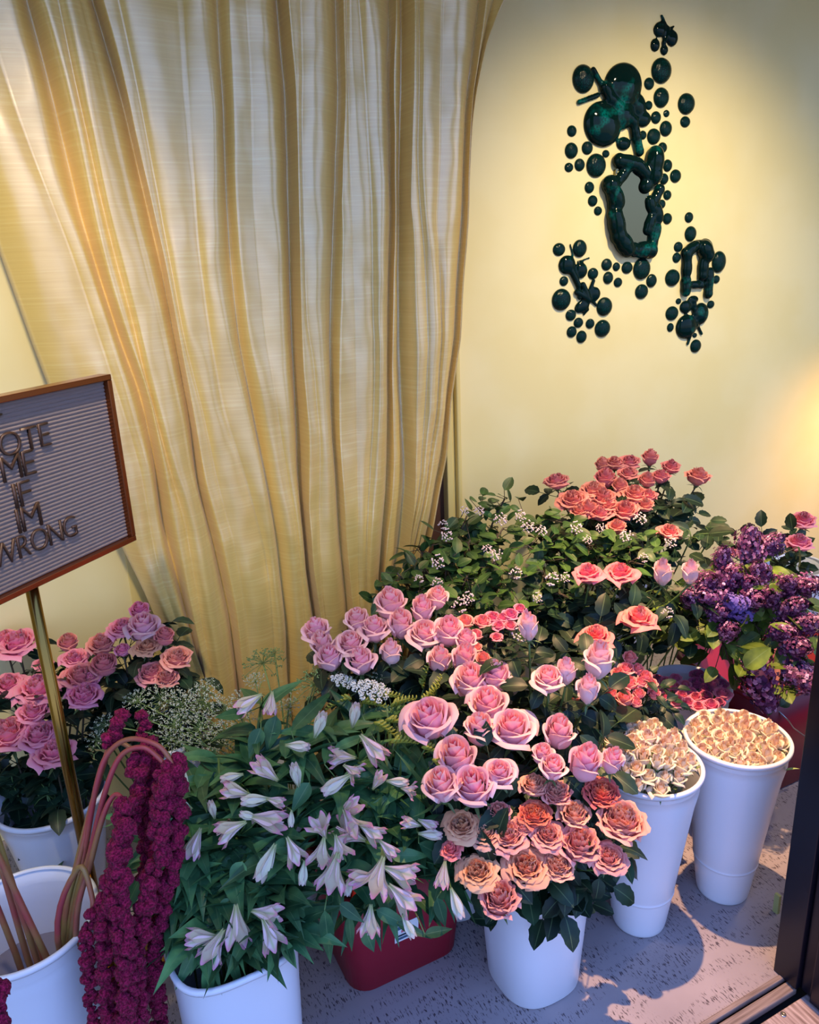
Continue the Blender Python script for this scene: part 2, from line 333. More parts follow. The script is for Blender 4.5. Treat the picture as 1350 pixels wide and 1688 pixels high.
# threshold, gap and outside boards
boxs('trim_5', (-1.6, TY-.012, -.012), (1.34, TY-.001, .003), M['sill'], .002)
boxs('trim_6', (-1.6, .838, -.02), (1.34, TY-.018, -.002), M['sill'], .003)
boxs('gap_shade', (-1.6, .5, -.045), (1.7, .879, -.031), M['black'])  # black sheet under the boards, its colour stands in for shade in the gap
for i in range(4):
    boxs('floor_board', (-1.6+.0*i, .824-.145*(i+1)+.002, -.03), (1.36, .824-.145*i-.003, -.006), M['plank'], .003)
boxs('ground', (-6, -6, -.1), (9, .95, -.046), mat('pavement', srgb(150, 148, 150), .8))
# front door jamb, navy
jx = 1.331
boxs('door_2', (jx, .835, 0), (jx+.07, .895, 2.75), M['navy'], .002)
boxs('trim_8', (jx+.012, .806, -.001), (jx+.09, .834, 2.75), M['navy'], .004)
boxs('trim_9', (jx+.004, .77, -.006), (jx+.12, .805, 2.75), M['navy'], .003)
boxs('trim_10', (jx+.05, .60, -.03), (jx+.5, .768, 2.75), M['navy'], .003)
c_ = fl(1277, 1507, 0)
boxs('trim_11', (c_.x+.004, c_.y-.004, 0), (c_.x+.012, c_.y+.010, .055), mat('pale green strip', srgb(170, 175, 110), .6))
o = MB(); sc = fl(1291, 1672, -.005)
for k in range(1): o.lathe([(.0001, -.004), (.006, -.004), (.0062, .001), (.0045, .0012), (.0001, .0002)], 20, c=(0, 0))
o = link('deck_screw', o.mesh('deck_screw', M['steel'])); o.location = (sc.x, sc.y, -.005); tag(o, 'small round screw head sunk in the outside plank', 'screw')

# ------------------------------------------------------------------ curtain
KN = [  # (depth out from the door plane, [(px, py)...])
 (.015, [(-150, 0), (-50, 280), (2, 425), (50, 560), (100, 690), (175, 850), (235, 970), (305, 1130)]),
 (.075, [(-75, 0), (0, 190), (37, 283), (90, 417), (133, 550), (185, 690), (213, 777), (243, 927), (280, 1027), (325, 1130)]),
 (.066, [(-30, 0), (30, 190), (65, 283), (118, 417), (162, 550), (208, 690), (232, 777), (258, 927), (292, 1027), (335, 1130)]),
 (.074, [(15, 0), (50, 133), (85, 283), (135, 417), (180, 550), (222, 690), (245, 777), (270, 927), (303, 1027), (342, 1130)]),
 (.0, [(43, 0), (70, 100), (103, 233), (133, 360), (167, 467), (197, 560), (230, 647), (253, 760), (267, 860), (290, 943), (327, 1093), (348, 1180)]),
 (.085, [(75, 0), (105, 100), (135, 233), (160, 360), (185, 467), (215, 560), (245, 647), (270, 760), (290, 860), (305, 943), (335, 1093), (352, 1180)]),
 (.070, [(95, 0), (122, 133), (145, 233), (167, 333), (192, 433), (220, 533), (232, 593), (258, 693), (280, 777), (303, 850), (318, 943), (345, 1093), (360, 1180)]),
 (.095, [(117, 0), (143, 133), (160, 233), (180, 333), (207, 433), (232, 533), (245, 593), (270, 693), (292, 777), (318, 850), (335, 943), (360, 1093), (372, 1180)]),
 (.074, [(135, 0), (168, 133), (190, 233), (214, 333), (240, 433), (265, 533), (278, 593), (300, 693), (312, 777), (335, 860), (350, 950), (378, 1107), (386, 1180)]),
 (.0, [(152, 0), (180, 93), (203, 173), (233, 300), (260, 417), (287, 560), (313, 693), (323, 793), (350, 893), (377, 1010), (390, 1120), (396, 1180)]),
 (.075, [(172, 0), (198, 93), (215, 173), (240, 300), (266, 417), (293, 560), (322, 693), (340, 793), (368, 893), (392, 1010), (402, 1120), (407, 1180)]),
 (.066, [(195, 0), (215, 93), (232, 173), (256, 300), (277, 417), (303, 560), (338, 693), (358, 793), (385, 893), (405, 1010), (413, 1120), (417, 1180)]),
 (.08, [(215, 0), (238, 93), (253, 200), (280, 300), (290, 400), (313, 550), (333, 593), (360, 727), (397, 860), (423, 993), (437, 1093), (444, 1180)]),
 (.066, [(300, 0), (304, 100), (310, 200), (318, 300), (326, 400), (345, 550), (368, 680), (408, 800), (440, 920), (452, 1060), (460, 1180)]),
 (.085, [(330, 0), (340, 100), (350, 167), (353, 300), (347, 433), (370, 550), (400, 660), (425, 760), (447, 893), (462, 1027), (470, 1180)]),
 (.03, [(357, 0), (362, 100), (367, 167), (372, 300), (378, 420), (392, 560), (420, 700), (440, 810), (456, 893), (470, 1027), (478, 1180)]),
 (.08, [(378, 0), (384, 100), (388, 200), (390, 300), (396, 417), (413, 560), (445, 700), (462, 780), (478, 860), (490, 960), (499, 1060), (505, 1180)]),
 (.074, [(405, 0), (412, 100), (416, 200), (418, 300), (424, 417), (438, 560), (460, 700), (473, 780), (486, 860), (497, 960), (507, 1060), (512, 1180)]),
 (.085, [(432, 0), (440, 133), (442, 200), (443, 300), (458, 433), (464, 550), (474, 700), (482, 780), (492, 860), (502, 960), (514, 1060), (519, 1180)]),
 (.0, [(455, 0), (462, 80), (470, 167), (473, 333), (480, 550), (488, 727), (492, 810), (500, 927), (523, 1060), (530, 1180)]),
 (.09, [(476, 0), (480, 67), (479, 167), (484, 333), (488, 533), (499, 593), (512, 727), (510, 893), (519, 993), (531, 1060), (538, 1180)]),
 (.078, [(495, 0), (498, 100), (497, 200), (498, 333), (505, 533), (516, 593), (527, 727), (527, 893), (533, 993), (543, 1060), (548, 1180)]),
 (.09, [(520, 0), (520, 67), (517, 200), (517, 300), (525, 380), (520, 500), (530, 600), (538, 727), (545, 893), (550, 993), (556, 1060), (560, 1180)]),
 (.02, [(553, 0), (557, 150), (552, 300), (546, 450), (543, 560), (547, 727), (557, 860), (567, 960), (573, 1043), (578, 1180)]),
 (.075, [(563, 0), (562, 150), (561, 267), (567, 400), (563, 533), (560, 593), (562, 760), (572, 893), (580, 980), (585, 1060), (588, 1180)]),
 (.066, [(572, 0), (573, 150), (576, 267), (582, 400), (585, 533), (587, 650), (590, 760), (590, 893), (592, 980), (595, 1060), (597, 1180)]),
 (.075, [(580, 0), (584, 100), (590, 233), (598, 333), (600, 450), (605, 560), (607, 660), (602, 760), (598, 880), (600, 980), (602, 1060), (604, 1180)]),
 (.070, [(592, 0), (600, 100), (606, 233), (612, 333), (614, 450), (617, 560), (617, 660), (612, 760), (604, 880), (605, 980), (607, 1060), (609, 1180)]),
 (.09, [(608, 0), (618, 60), (627, 167), (630, 300), (628, 400), (627, 533), (628, 660), (623, 793), (613, 877), (610, 960), (611, 1060), (612, 1180)]),
 (.0, [(640, 0), (636, 133), (640, 233), (640, 367), (636, 560), (636, 760), (632, 843), (622, 960), (616, 1060), (616, 1180)]),
 (.045, [(652, 0), (648, 133), (649, 233), (648, 367), (645, 560), (650, 760), (645, 843), (630, 960), (622, 1060), (620, 1180)]),
 (.0, [(660, 0), (657, 200), (654, 433), (655, 560), (660, 660), (665, 777), (657, 893), (640, 980), (628, 1060), (624, 1180)]),
 (.085, [(682, 0), (677, 167), (673, 300), (683, 383), (686, 450), (690, 560), (690, 680), (684, 793), (668, 893), (650, 980), (636, 1060), (629, 1180)]),
 (.074, [(692, 0), (690, 100), (687, 267), (694, 367), (702, 450), (705, 560), (702, 680), (692, 793), (674, 893), (655, 980), (641, 1060), (633, 1180)]),
 (.09, [(702, 0), (700, 100), (698, 267), (703, 367), (716, 440), (720, 560), (712, 680), (698, 793), (680, 880), (660, 980), (646, 1060), (637, 1180)]),
 (.070, [(730, 0), (728, 100), (724, 267), (718, 367), (726, 450), (728, 560), (720, 680), (704, 793), (684, 893), (665, 980), (650, 1060), (641, 1180)]),
 (.085, [(757, 0), (755, 167), (748, 300), (740, 400), (737, 480), (733, 593), (722, 727), (706, 810), (690, 880), (672, 980), (656, 1060), (646, 1180)]),
 (.02, [(790, 0), (772, 130), (765, 200), (757, 400), (747, 560), (733, 660), (724, 760), (704, 860), (690, 927), (676, 1000), (660, 1080), (650, 1180)]),
]
KT = [(.06, [(800, 0), (781, 110), (767, 205), (758.5, 400), (747.5, 560), (733.5, 660), (724.5, 760), (704.5, 860), (690.5, 927), (676.5, 1000), (660.5, 1080), (650.5, 1180)]),
      (.03, [(814, 0), (786, 100), (769, 207), (760, 400), (748, 560), (734, 660), (725, 760), (705, 860), (691, 927), (677, 1000), (661, 1080), (651, 1180)]),
      (.06, [(832, 0), (792, 95), (771, 210), (762, 400), (749, 560), (735, 660), (726, 760), (706, 860), (692, 927), (678, 1000), (662, 1080), (652, 1180)])]
KN += KT
CY0 = WY-.10
def knot_fn(dep, pts):
    ws = [wl(px, py, CY0-dep) for px, py in pts]; ws.sort(key=lambda p: p.z)
    def f(z):
        if z <= ws[0].z: return ws[0].x + (z-ws[0].z)*.15*(1 if ws[0].x < .7 else .6)*-1
        if z >= ws[-1].z:
            s = (ws[-1].x-ws[-2].x)/(ws[-1].z-ws[-2].z); return ws[-1].x+s*(z-ws[-1].z)
        for a, b in zip(ws, ws[1:]):
            if z <= b.z: return a.x+(b.x-a.x)*(z-a.z)/(b.z-a.z)
    zs = [.02+i*.02 for i in range(132)]; xs_ = [f(z) for z in zs]
    for _ in range(5): xs_ = [xs_[0]]+[(xs_[i-1]+xs_[i]*2+xs_[i+1])/4 for i in range(1, len(xs_)-1)]+[xs_[-1]]
    return lambda z: xs_[max(0, min(131, int((z-.02)/.02)))]*(1-((z-.02)/.02) % 1)+xs_[max(0, min(131, int((z-.02)/.02)+1))]*(((z-.02)/.02) % 1)
kf = [knot_fn(*k) for k in KN]; kd = [k[0] for k in KN]; NK = len(KN); SUB = 9
NR = 230; Z0, Z1 = .03, 2.62
q = MB(); uvs = []
for j in range(NR+1):
    z = Z0+(Z1-Z0)*j/NR
    xk = [f(z) for f in kf]
    for i in range(1, NK): xk[i] = max(xk[i], xk[i-1]+.0008)
    for i in range((NK-1)*SUB+1):
        k = min(i//SUB, NK-2); s = i/SUB-k
        a, b = kd[k], kd[k+1]
        # keep the small folds varying down the drop
        if s == 0: dpt = a
        else:
            if abs(a-b) < 1e-6: dpt = a
            elif b > a: dpt = a+(b-a)*math.sin(PI/2*s)**.85
            else: dpt = b+(a-b)*math.sin(PI/2*(1-s))**.85
        x = xk[k]*(1-s)+xk[k+1]*s
        flow = noise.noise(V(x*9+z*2.2, z*3.1, 3))*.010+noise.noise(V(x*26+z*5, z*15, 9))*.0014+noise.noise(V(x*14-z*7, z*7, 19))*.0025
        q.v.append((x, CY0-dpt-flow, z)); q.c.append((.5, .5, .5)); uvs.append((i/SUB*.03, z))
W_ = (NK-1)*SUB+1
for j in range(NR):
    for i in range(W_-1): a = j*W_+i; q.f.append((a, a+1, a+1+W_, a+W_))
me = q.mesh('silk_curtain', M['silk']); uvl = me.uv_layers.new(name='UVMap')
for li, l in enumerate(me.loops): uvl.data[li].uv = uvs[l.vertex_index]
cu = link('silk_curtain', me); tag(cu, 'tall draped golden yellow silk curtain hanging over the doorway', 'curtain')
so = cu.modifiers.new('thickness', 'SOLIDIFY'); so.thickness = .0012; so.offset = -1

# ------------------------------------------------------------------ glass wall art
PA = (900, 0, 1350/320.); PB = (890, 330, 1350/320.)
def gp(pa, x, y): return pa[0]+x/pa[2], pa[1]+y/pa[2]
def gsize(pa, cx, cy, w_, h_):
    p = wl(*gp(pa, cx, cy), WY); a = wl(*gp(pa, cx-w_/2, cy), WY); b = wl(*gp(pa, cx+w_/2, cy), WY)
    c = wl(*gp(pa, cx, cy-h_/2), WY); d = wl(*gp(pa, cx, cy+h_/2), WY)
    return p, (b-a).length/2, (d-c).length/2
peb = MB()
def pf(u, v):
    a = 2*PI*u
    r = [0.02, .3, .55, .75, .9, .98, 1.0, .97, .9][v] ; y = [-1, -.97, -.86, -.70, -.48, -.24, -.08, -.02, 0][v]
    return (r*math.cos(a), y, r*math.sin(a))
peb.grid(lambda u, v: pf(u, int(round(v*8))), 28, 8, None, True)
pebm = peb.mesh('glass_pebble', M['glass'])
rng = [(255,550,145,205),(798,493,135,185),(715,583,68,88),(798,680,103,145),(713,733,50,65),(762,818,68,90),(836,790,42,52),(672,940,50,65),(746,950,90,115),(830,895,82,112),(808,1028,62,78),(972,723,113,152),(966,848,68,80),(178,912,65,82),(174,1048,88,115),(285,1030,75,95),(415,1070,50,55),(345,1152,132,170),(232,1147,70,90),(158,1165,60,68),(300,1304,65,83),(323,1397,65,80),(360,1467,55,65),(843,1152,62,88),(898,1225,75,95),(818,1245,60,80),(842,1357,55,70),(803,1420,52,65),(842,1521,62,80)]
rngB = [(131,343,85,92),(274,336,95,125),(367,511,72,82),(165,563,60,70),(146,692,128,155),(445,740,105,132),(213,800,72,80),(266,852,65,72),(347,859,60,70),(432,892,105,122),(219,916,68,80),(287,950,70,88)]
rngC = [(462,448,72,85),(530,463,50,62),(604,470,75,85),(704,478,115,152),(472,540,68,88),(541,572,58,68),(773,560,70,95),(704,636,88,105)]
rngD = [(1034,120,58,75),(1044,234,78,108),(960,325,60,72),(948,400,55,72),(918,540,98,120),(1240,430,92,152),(1224,551,48,58),(962,703,38,42),(1186,725,50,55),(915,787,86,100),(905,885,45,62),(1075,940,32,34),(1080,1014,72,92)]
ORD = ['topmost', 'second from the top', 'third from the top', 'fourth from the top', 'fifth from the top', 'sixth from the top', 'seventh from the top', 'eighth from the top', 'ninth from the top', 'tenth from the top', 'eleventh from the top', 'twelfth from the top', 'thirteenth from the top']
def pebbles(pa, lst, where, group):
    lst = sorted(lst, key=lambda t: t[1])
    for i, (cx, cy, w_, h_) in enumerate(lst):
        p, rx, rz = gsize(pa, cx, cy, w_, h_)
        o = link('glass_pebble', pebm); o.location = (p.x, WY, p.z); o.scale = (rx, min(rx, rz)*.55, rz)
        sz = 'large' if w_ > 95 else ('small' if w_ < 62 else 'medium')
        tag(o, '%s green glass pebble, %s %s' % (sz, ORD[i] if i < len(ORD) else 'low', where), 'glass ornament', group)
pebbles(PA, [t for t in rng if t[0] > 900], 'of the pair right of the others', 'glass pebbles on the yellow wall')
rr_ = [t for t in rng if t[0] <= 900]
pebbles(PA, [t for t in rr_ if t[0] > 600 and t[1] < 1100], 'right of the big butterfly', 'glass pebbles on the yellow wall')
pebbles(PA, [t for t in rr_ if t[0] > 600 and t[1] > 1100], 'right of the mirror frame', 'glass pebbles on the yellow wall')
pebbles(PA, [t for t in rr_ if t[0] <= 600], 'left of butterfly and mirror', 'glass pebbles on the yellow wall')
pebbles(PB, rngB, 'around the lower left glass insects', 'glass pebbles on the yellow wall')
pebbles(PB, rngC, 'in the row under the mirror', 'glass pebbles on the yellow wall')
pebbles(PB, rngD, 'around the small ring frame', 'glass pebbles on the yellow wall')
pxm = 1/ (1300/depth(wl(1050, 300, WY)))/PA[2]        # metres for one crop pixel on the wall
def wp(pa, x, y, out): p = wl(*gp(pa, x, y), WY); return V(p.x, WY-out, p.z)
def blob(shapes, name, label, cat, parent=None):
    """shapes: ('e', pa, x, y, w, h, rotdeg, out) or ('c', pa, x0,y0,x1,y1,r)"""
    q = MB(); ps = []
    for s in shapes:
        if s[0] == 'e':
            _, pa, x, y, w_, h_, rot, out = s; p, rx, rz = gsize(pa, x, y, w_, h_)
            dd = min(rx, rz)*out
            q.ell((p.x, WY-.002, p.z), (rx, dd, rz), 24, 16, Matrix.Rotation(math.radians(rot), 3, 'Y'))
        else:
            _, pa, x0, y0, x1, y1, r = s; a = wp(pa, x0, y0, r*pxm*.6); b = wp(pa, x1, y1, r*pxm*.6)
            nb_k = 7
            for k in range(nb_k):
                t = k/(nb_k-1); c = a.lerp(b, t); g = 1.12 if r < 26 else 1.18+.07*math.sin(x0*.7+k*1.3); q.ell(c, (r*pxm*g, r*pxm*g*.85, r*pxm*g), 16, 10)
    me = q.mesh(name, M['glass']); o = link(name, me, parent)
    rm = o.modifiers.new('r', 'REMESH'); rm.mode = 'VOXEL'; rm.voxel_size = .0035
    sm = o.modifiers.new('s', 'SMOOTH'); sm.iterations = 9; sm.factor = .6
    dg = bpy.context.evaluated_depsgraph_get(); me2 = bpy.data.meshes.new_from_object(o.evaluated_get(dg)); o.modifiers.clear(); o.data = me2
    me2.polygons.foreach_set('use_smooth', [True]*len(me2.polygons)); me2.materials.clear(); me2.materials.append(M['glass'])
    for v in me2.vertices:
        if v.co.y > WY-.0005: v.co.y = WY-.0005
    if label: tag(o, label, cat)
    return o
A, B = PA, PB
blob([('e',A,790,205,95,115,-15,.5),('e',A,872,268,80,122,15,.5),('e',A,755,315,65,100,0,.5),('e',A,818,350,55,78,0,.6),('c',A,800,112,835,190,11),('c',A,885,185,840,205,9),('c',A,840,200,812,300,16)], 'glass_butterfly', 'small dark green glass butterfly at the very top of the wall ornament', 'wall ornament')
blob([('e',A,530,600,262,330,-12,.42),('e',A,390,865,262,325,10,.42),('e',A,640,740,100,190,-20,.5),('e',A,668,828,115,120,0,.6),('e',A,535,1000,100,100,0,.6),('e',A,520,800,170,220,-35,.55),('c',A,320,490,375,590,20),('c',A,225,712,350,665,18),('c',A,395,610,430,690,34),('c',A,590,850,635,1055,32),('c',A,440,690,590,850,34)], 'glass_butterfly', 'big glossy dark green glass butterfly above the mirror', 'wall ornament')
blob([('e',B,185,450,118,138,0,.5),('e',B,280,490,92,118,0,.5),('c',B,208,312,226,385,9),('c',B,262,428,338,403,9),('c',B,215,500,258,590,22),('c',B,258,590,268,675,18)], 'glass_insect', 'green glass insect with round wings at lower left of the mirror', 'wall ornament')
blob([('e',B,375,652,84,104,0,.5),('e',B,290,738,110,92,-20,.5),('c',B,290,590,320,660,22),('c',B,368,560,345,620,14),('c',B,345,690,388,730,12),('c',B,335,760,302,796,9),('c',B,250,640,330,690,22)], 'glass_insect', 'green glass insect perched below the other lower left insect', 'wall ornament')
q_ring = [('c',B,1120,330,1140,380,52),('e',B,1140,340,110,150,0,.55),('c',B,1065,318,1000,365,36),('c',B,1008,380,1005,500,36),('c',B,1000,560,1000,635,36),('c',B,1120,430,1115,520,38),('c',B,1165,500,1155,650,34),('c',B,1030,588,1110,590,26),('c',B,1080,300,1150,300,24)]
blob(q_ring, 'glass_ring_frame', 'small lumpy green glass ring with an open centre at lower right', 'wall ornament')
blob([('e',B,1112,790,105,155,0,.5),('e',B,1012,880,140,170,0,.5),('e',B,1010,742,84,92,0,.5),('e',B,1062,692,74,62,0,.6),('c',B,1060,700,1075,870,22),('c',B,1090,870,1118,928,13),('c',B,1040,945,1022,998,13)], 'glass_butterfly', 'dark green glass butterfly hanging under the small ring frame', 'wall ornament')
mf = thing('mirror', 'mirror in a lumpy dark green glass frame on the yellow wall', 'mirror', (0, 0, 0))
mpos = wp(A, 600, 1420, 0); mf.location = (mpos.x, WY, mpos.z)
fr = blob([('c',A,490,1120,620,1150,44),('c',A,620,1160,690,1225,42),('c',A,735,1085,722,1220,58),('c',A,720,1230,672,1300,42),('c',A,545,1180,478,1270,36),('c',A,425,1290,470,1410,54),('c',A,455,1500,480,1640,56),('c',A,480,1640,540,1730,56),('c',B,600,342,680,352,44),('c',B,690,345,745,350,50),('c',A,775,1320,735,1400,34),('c',A,705,1400,715,1450,36),('c',A,750,1460,760,1520,40),('c',A,715,1520,690,1600,36),('c',A,745,1590,715,1720,40),('c',A,458,1410,450,1500,44)], 'frame', None, None)
fr.parent = mf; fr.matrix_parent_inverse = T(mf.location).inverted()
poly = [wp(A, *p, .012)-mf.location for p in [(470,1180),(560,1150),(640,1210),(700,1290),(700,1500),(680,1700),(660,1750),(540,1740),(480,1600),(450,1400)]]
q = MB(); q.v = [tuple(p) for p in poly]+[(p.x, 0, p.z) for p in poly]; q.c = [(.5,)*3]*len(q.v); n_ = len(poly)
q.f = [tuple(range(n_))]+[(i, i+n_, (i+1) % n_+n_, (i+1) % n_) for i in range(n_)]
part('mirror_plate', q, M['mirror'], mf, False)

# ------------------------------------------------------------------ letter board on its pole
PX, PY = -.012, 1.62
ub = V(.768, .640, 0).normalized(); nb_ = V(ub.y, -ub.x, 0)      # board runs along ub, faces nb_
PT = wl(66, 960, PY)                                              # where the pole meets the board
def onboard(px, py):                                              # pixel -> (s, z) on the board plane
    d = ray(px, py); o0 = V(PX, PY, 0); t = (o0-CAMP).dot(nb_)/d.dot(nb_); p = CAMP+d*t; return (p-o0).dot(ub), p.z
sR = (onboard(172, 617)[0]+onboard(222, 888)[0])/2; zT = onboard(172, 617)[1]; zB = onboard(222, 888)[1]
sL = -sR+.02
sg = thing('letter_board', 'grey felt letter board in a copper frame on a brass pole', 'sign', (PX, PY, 0))
BM = Matrix((ub, V(0, 0, 1), nb_)).transposed().to_4x4()          # board x, board up, outward normal
def bpart(name, q, mt, smooth=False):
    o = part(name, q, mt, sg, smooth); o.matrix_basis = BM; return o
fw = .012
q = MB(); q.box((sL, zB, -.020), (sR, zB+fw, .012)); q.box((sL, zT-fw, -.020), (sR, zT, .012)); q.box((sL, zB+fw, -.020), (sL+fw, zT-fw, .012)); q.box((sR-fw, zB+fw, -.020), (sR, zT-fw, .012))
o = bpart('frame', q, M['copper']); bevel(o, .0015)
q = MB(); q.box((sL+fw, zB+fw, -.018), (sR-fw, zT-fw, -.006)); bpart('back_panel', q, M['felt'])
NRG = 44; hh = (zT-zB-2*fw)
def rib(u, v):
    ph = v*NRG; f = ph % 1; return (sL+fw+(sR-sL-2*fw)*u, zB+fw+hh*v, -.004+.0035*math.sin(PI*f)**.7)
q = MB(); q.grid(rib, 1, NRG*6); bpart('felt_face', q, M['felt'], True)
q = MB(); r0 = .0125
q.tube([V(0, 0, .012), V(0, 0, zB+.1)], r0, 28); o = part('pole', q, M['brass'], sg); o.location = (-nb_.x*.03, -nb_.y*.03, 0)
q = MB(); q.lathe([(.0001, 0), (.13, 0), (.13, .008), (.12, .012), (.02, .018), (.0001, .018)], 40); o = part('base_plate', q, M['brass'], sg); o.location = (-nb_.x*.03, -nb_.y*.03, 0)
def word(txt, pxl, pyl, pxr, pyr, hpx):
    s0, z0 = onboard(pxl, pyl); s1, z1 = onboard(pxr, pyr); h_ = hpx*1.14/1300*depth(V(PX, PY, 1.2)); zz = (z0+z1)/2
    cur = s0; objs = []
    for ch in txt:
        cd = bpy.data.curves.new('letter', 'FONT'); cd.body = ch; cd.size = 1; cd.extrude = .0; cd.offset = -.014; ob = bpy.data.objects.new('t', cd); COL.objects.link(ob)
        dg = bpy.context.evaluated_depsgraph_get(); me = bpy.data.meshes.new_from_object(ob.evaluated_get(dg)); bpy.data.objects.remove(ob)
        xs_ = [v.co.x for v in me.vertices]; ys_ = [v.co.y for v in me.vertices]; objs.append((me, min(xs_), max(xs_), min(ys_), max(ys_)))
    tot = sum(o[2]-o[1]+.07 for o in objs)-.07; k = (s1-s0)/tot
    for me, a, b, c, d in objs:
        for v in me.vertices:
            v.co.x = cur+(v.co.x-a)*k; v.co.y = zz+(v.co.y-c)/(d-c)*h_; v.co.z = .0015
        me.materials.append(M['letter']); o = link('letter', me, sg); o.matrix_basis = BM
        sl = o.modifiers.new('t', 'SOLIDIFY'); sl.thickness = .004; sl.offset = 0
        cur += (b-a)*k+.07*k
word('T', -26, 722, 9, 718, 30)
word('QUOTE', -72, 776, 84, 733, 34)
word('ME', 5, 792, 60, 783, 36)
word('IF', 26, 838, 54, 829, 36)
word('IM', 31, 878, 70, 866, 36)
word('WRONG', -12, 936, 128, 884, 33)

# ------------------------------------------------------------------ buckets
def cone_bucket(x, y, h, rt, rb, label, sq=2., name='flower_bucket', mt='white', ring=True, group='white flower buckets', sx=1, sy=1):
    t = thing(name, label, 'bucket', (x, y, 0), group)
    th = .003
    pr = [(.0001, .004), (rb*.8, .004), (rb*.86, 0), (rb*.97, .001), (rb, .006)]
    zr = h*.24
    if ring: k = zr/h; rr0 = rb+(rt-rb)*k; pr += [(rb+(rt-rb)*.05, h*.05), (rr0-.0006, zr-.008), (rr0-.0003, zr-.0025), (rr0+.0022, zr-.0005), (rr0+.0022, zr+.0005), (rr0+.0004, zr+.0025), (rr0+.0018, zr+.008)]
    for s in (.4, .6, .8, .97): pr.append((rb+(rt-rb)*s, h*s))
    q = MB(); q.lathe(pr+[(rt, h-.008), (rt, h-.001), (rt-th, h-.001), (rt-th, h*.9)]+[(rb+(rt-rb)*s-th, h*s) for s in (.7, .5, .3, .1)]+[(rb-th, .008), (.0001, .008)], 64, sq, sx, sy)
    part('body', q, M[mt], t)
    q = MB(); q.lathe([(rt-.0045, h+.0002), (rt-.003, h+.003), (rt+.002, h+.0035), (rt+.0055, h+.001), (rt+.0058, h-.004), (rt+.004, h-.009), (rt+.0005, h-.0092)], 64, sq, sx, sy)
    part('rim', q, M[mt], t); return t
BR = (1.425, 1.130); B2 = (1.168, 1.160); BH = (1.575, 1.43)
cone_bucket(*BR, .455, .120, .064, 'tall white cone bucket of cream spray roses beside the navy door jamb')
cone_bucket(*B2, .455, .120, .064, 'tall white cone bucket of cream spray roses, second from the door jamb')
cone_bucket(*BH, .40, .115, .062, 'white cone bucket of hot pink spray roses in front of the red bin')
c1 = fl(808, 1600); c2 = fl(948, 1600); GB = ((c1.x+c2.x)/2+.0, (c1.y+c2.y)/2-.0)
cone_bucket(GB[0], GB[1], .35, .118, .096, 'white bucket of salmon garden roses at the front centre', 2.7, ring=False)
AL = (.197, 1.262); cone_bucket(*AL, .36, .120, .108, 'white bucket of alstroemeria beside the hanging magenta tassels', 3.2, ring=False)
AB = (fl(35, 1515, .42).x-.0, fl(35, 1515, .42).y)
ab = cone_bucket(*AB, .42, .134, .095, 'white bucket of water holding amaranth stems at the lower left', 2.0, ring=False)
q = MB(); q.lathe([(.0001, .27), (.118, .27)], 48); part('water', q, M['water'], ab)
PB_ = (-.085, 1.87); cone_bucket(*PB_, .38, .128, .07, 'white bucket of bright pink roses behind the brass pole', ring=False)
MID = (.80, 1.44); cone_bucket(*MID, .36, .115, .08, 'white bucket of pale pink roses hidden behind the garden roses', ring=False)
SIN = (1.06, 1.45); cone_bucket(*SIN, .36, .10, .07, 'white bucket of blush roses between the pale pink and coral roses', ring=False)
PBK = (.80, 1.72); cone_bucket(*PBK, .40, .115, .08, 'white bucket of pale pink roses nearest the curtain', ring=False)
COR = (1.32, 1.45); cone_bucket(*COR, .34, .11, .07, 'white bucket of small coral spray roses', ring=False)
CS = (1.36, 1.74); cone_bucket(*CS, .46, .115, .08, 'white bucket of coral roses with a torn leaf edge, below the viburnum', ring=False)
VB = (1.12, 1.97); cone_bucket(*VB, .45, .12, .08, 'white bucket of viburnum nearest the doorway casing', ring=False)
VB2 = (1.55, 1.90); cone_bucket(*VB2, .45, .12, .08, 'white bucket of viburnum in front of the dusky salmon roses', ring=False)
BS_ = (1.90, 2.10); cone_bucket(*BS_, .45, .12, .08, 'white bucket of dusky salmon roses against the yellow wall', ring=False)
LS = (.22, 1.97); cone_bucket(*LS, .40, .105, .08, 'white bucket of salmon roses at the left end of the curtain', ring=False)
LB = (.42, 1.66); cone_bucket(*LB, .38, .115, .08, 'white bucket of lacy white and green umbels', ring=False)
FB = (.62, 1.60); cone_bucket(FB[0], FB[1]-.02, .36, .08, .06, 'white bucket of green freesia buds', ring=False)
RE = (2.48, 1.80); cone_bucket(*RE, .45, .115, .08, 'white bucket of salmon roses at the far right behind the lilac', ring=False)
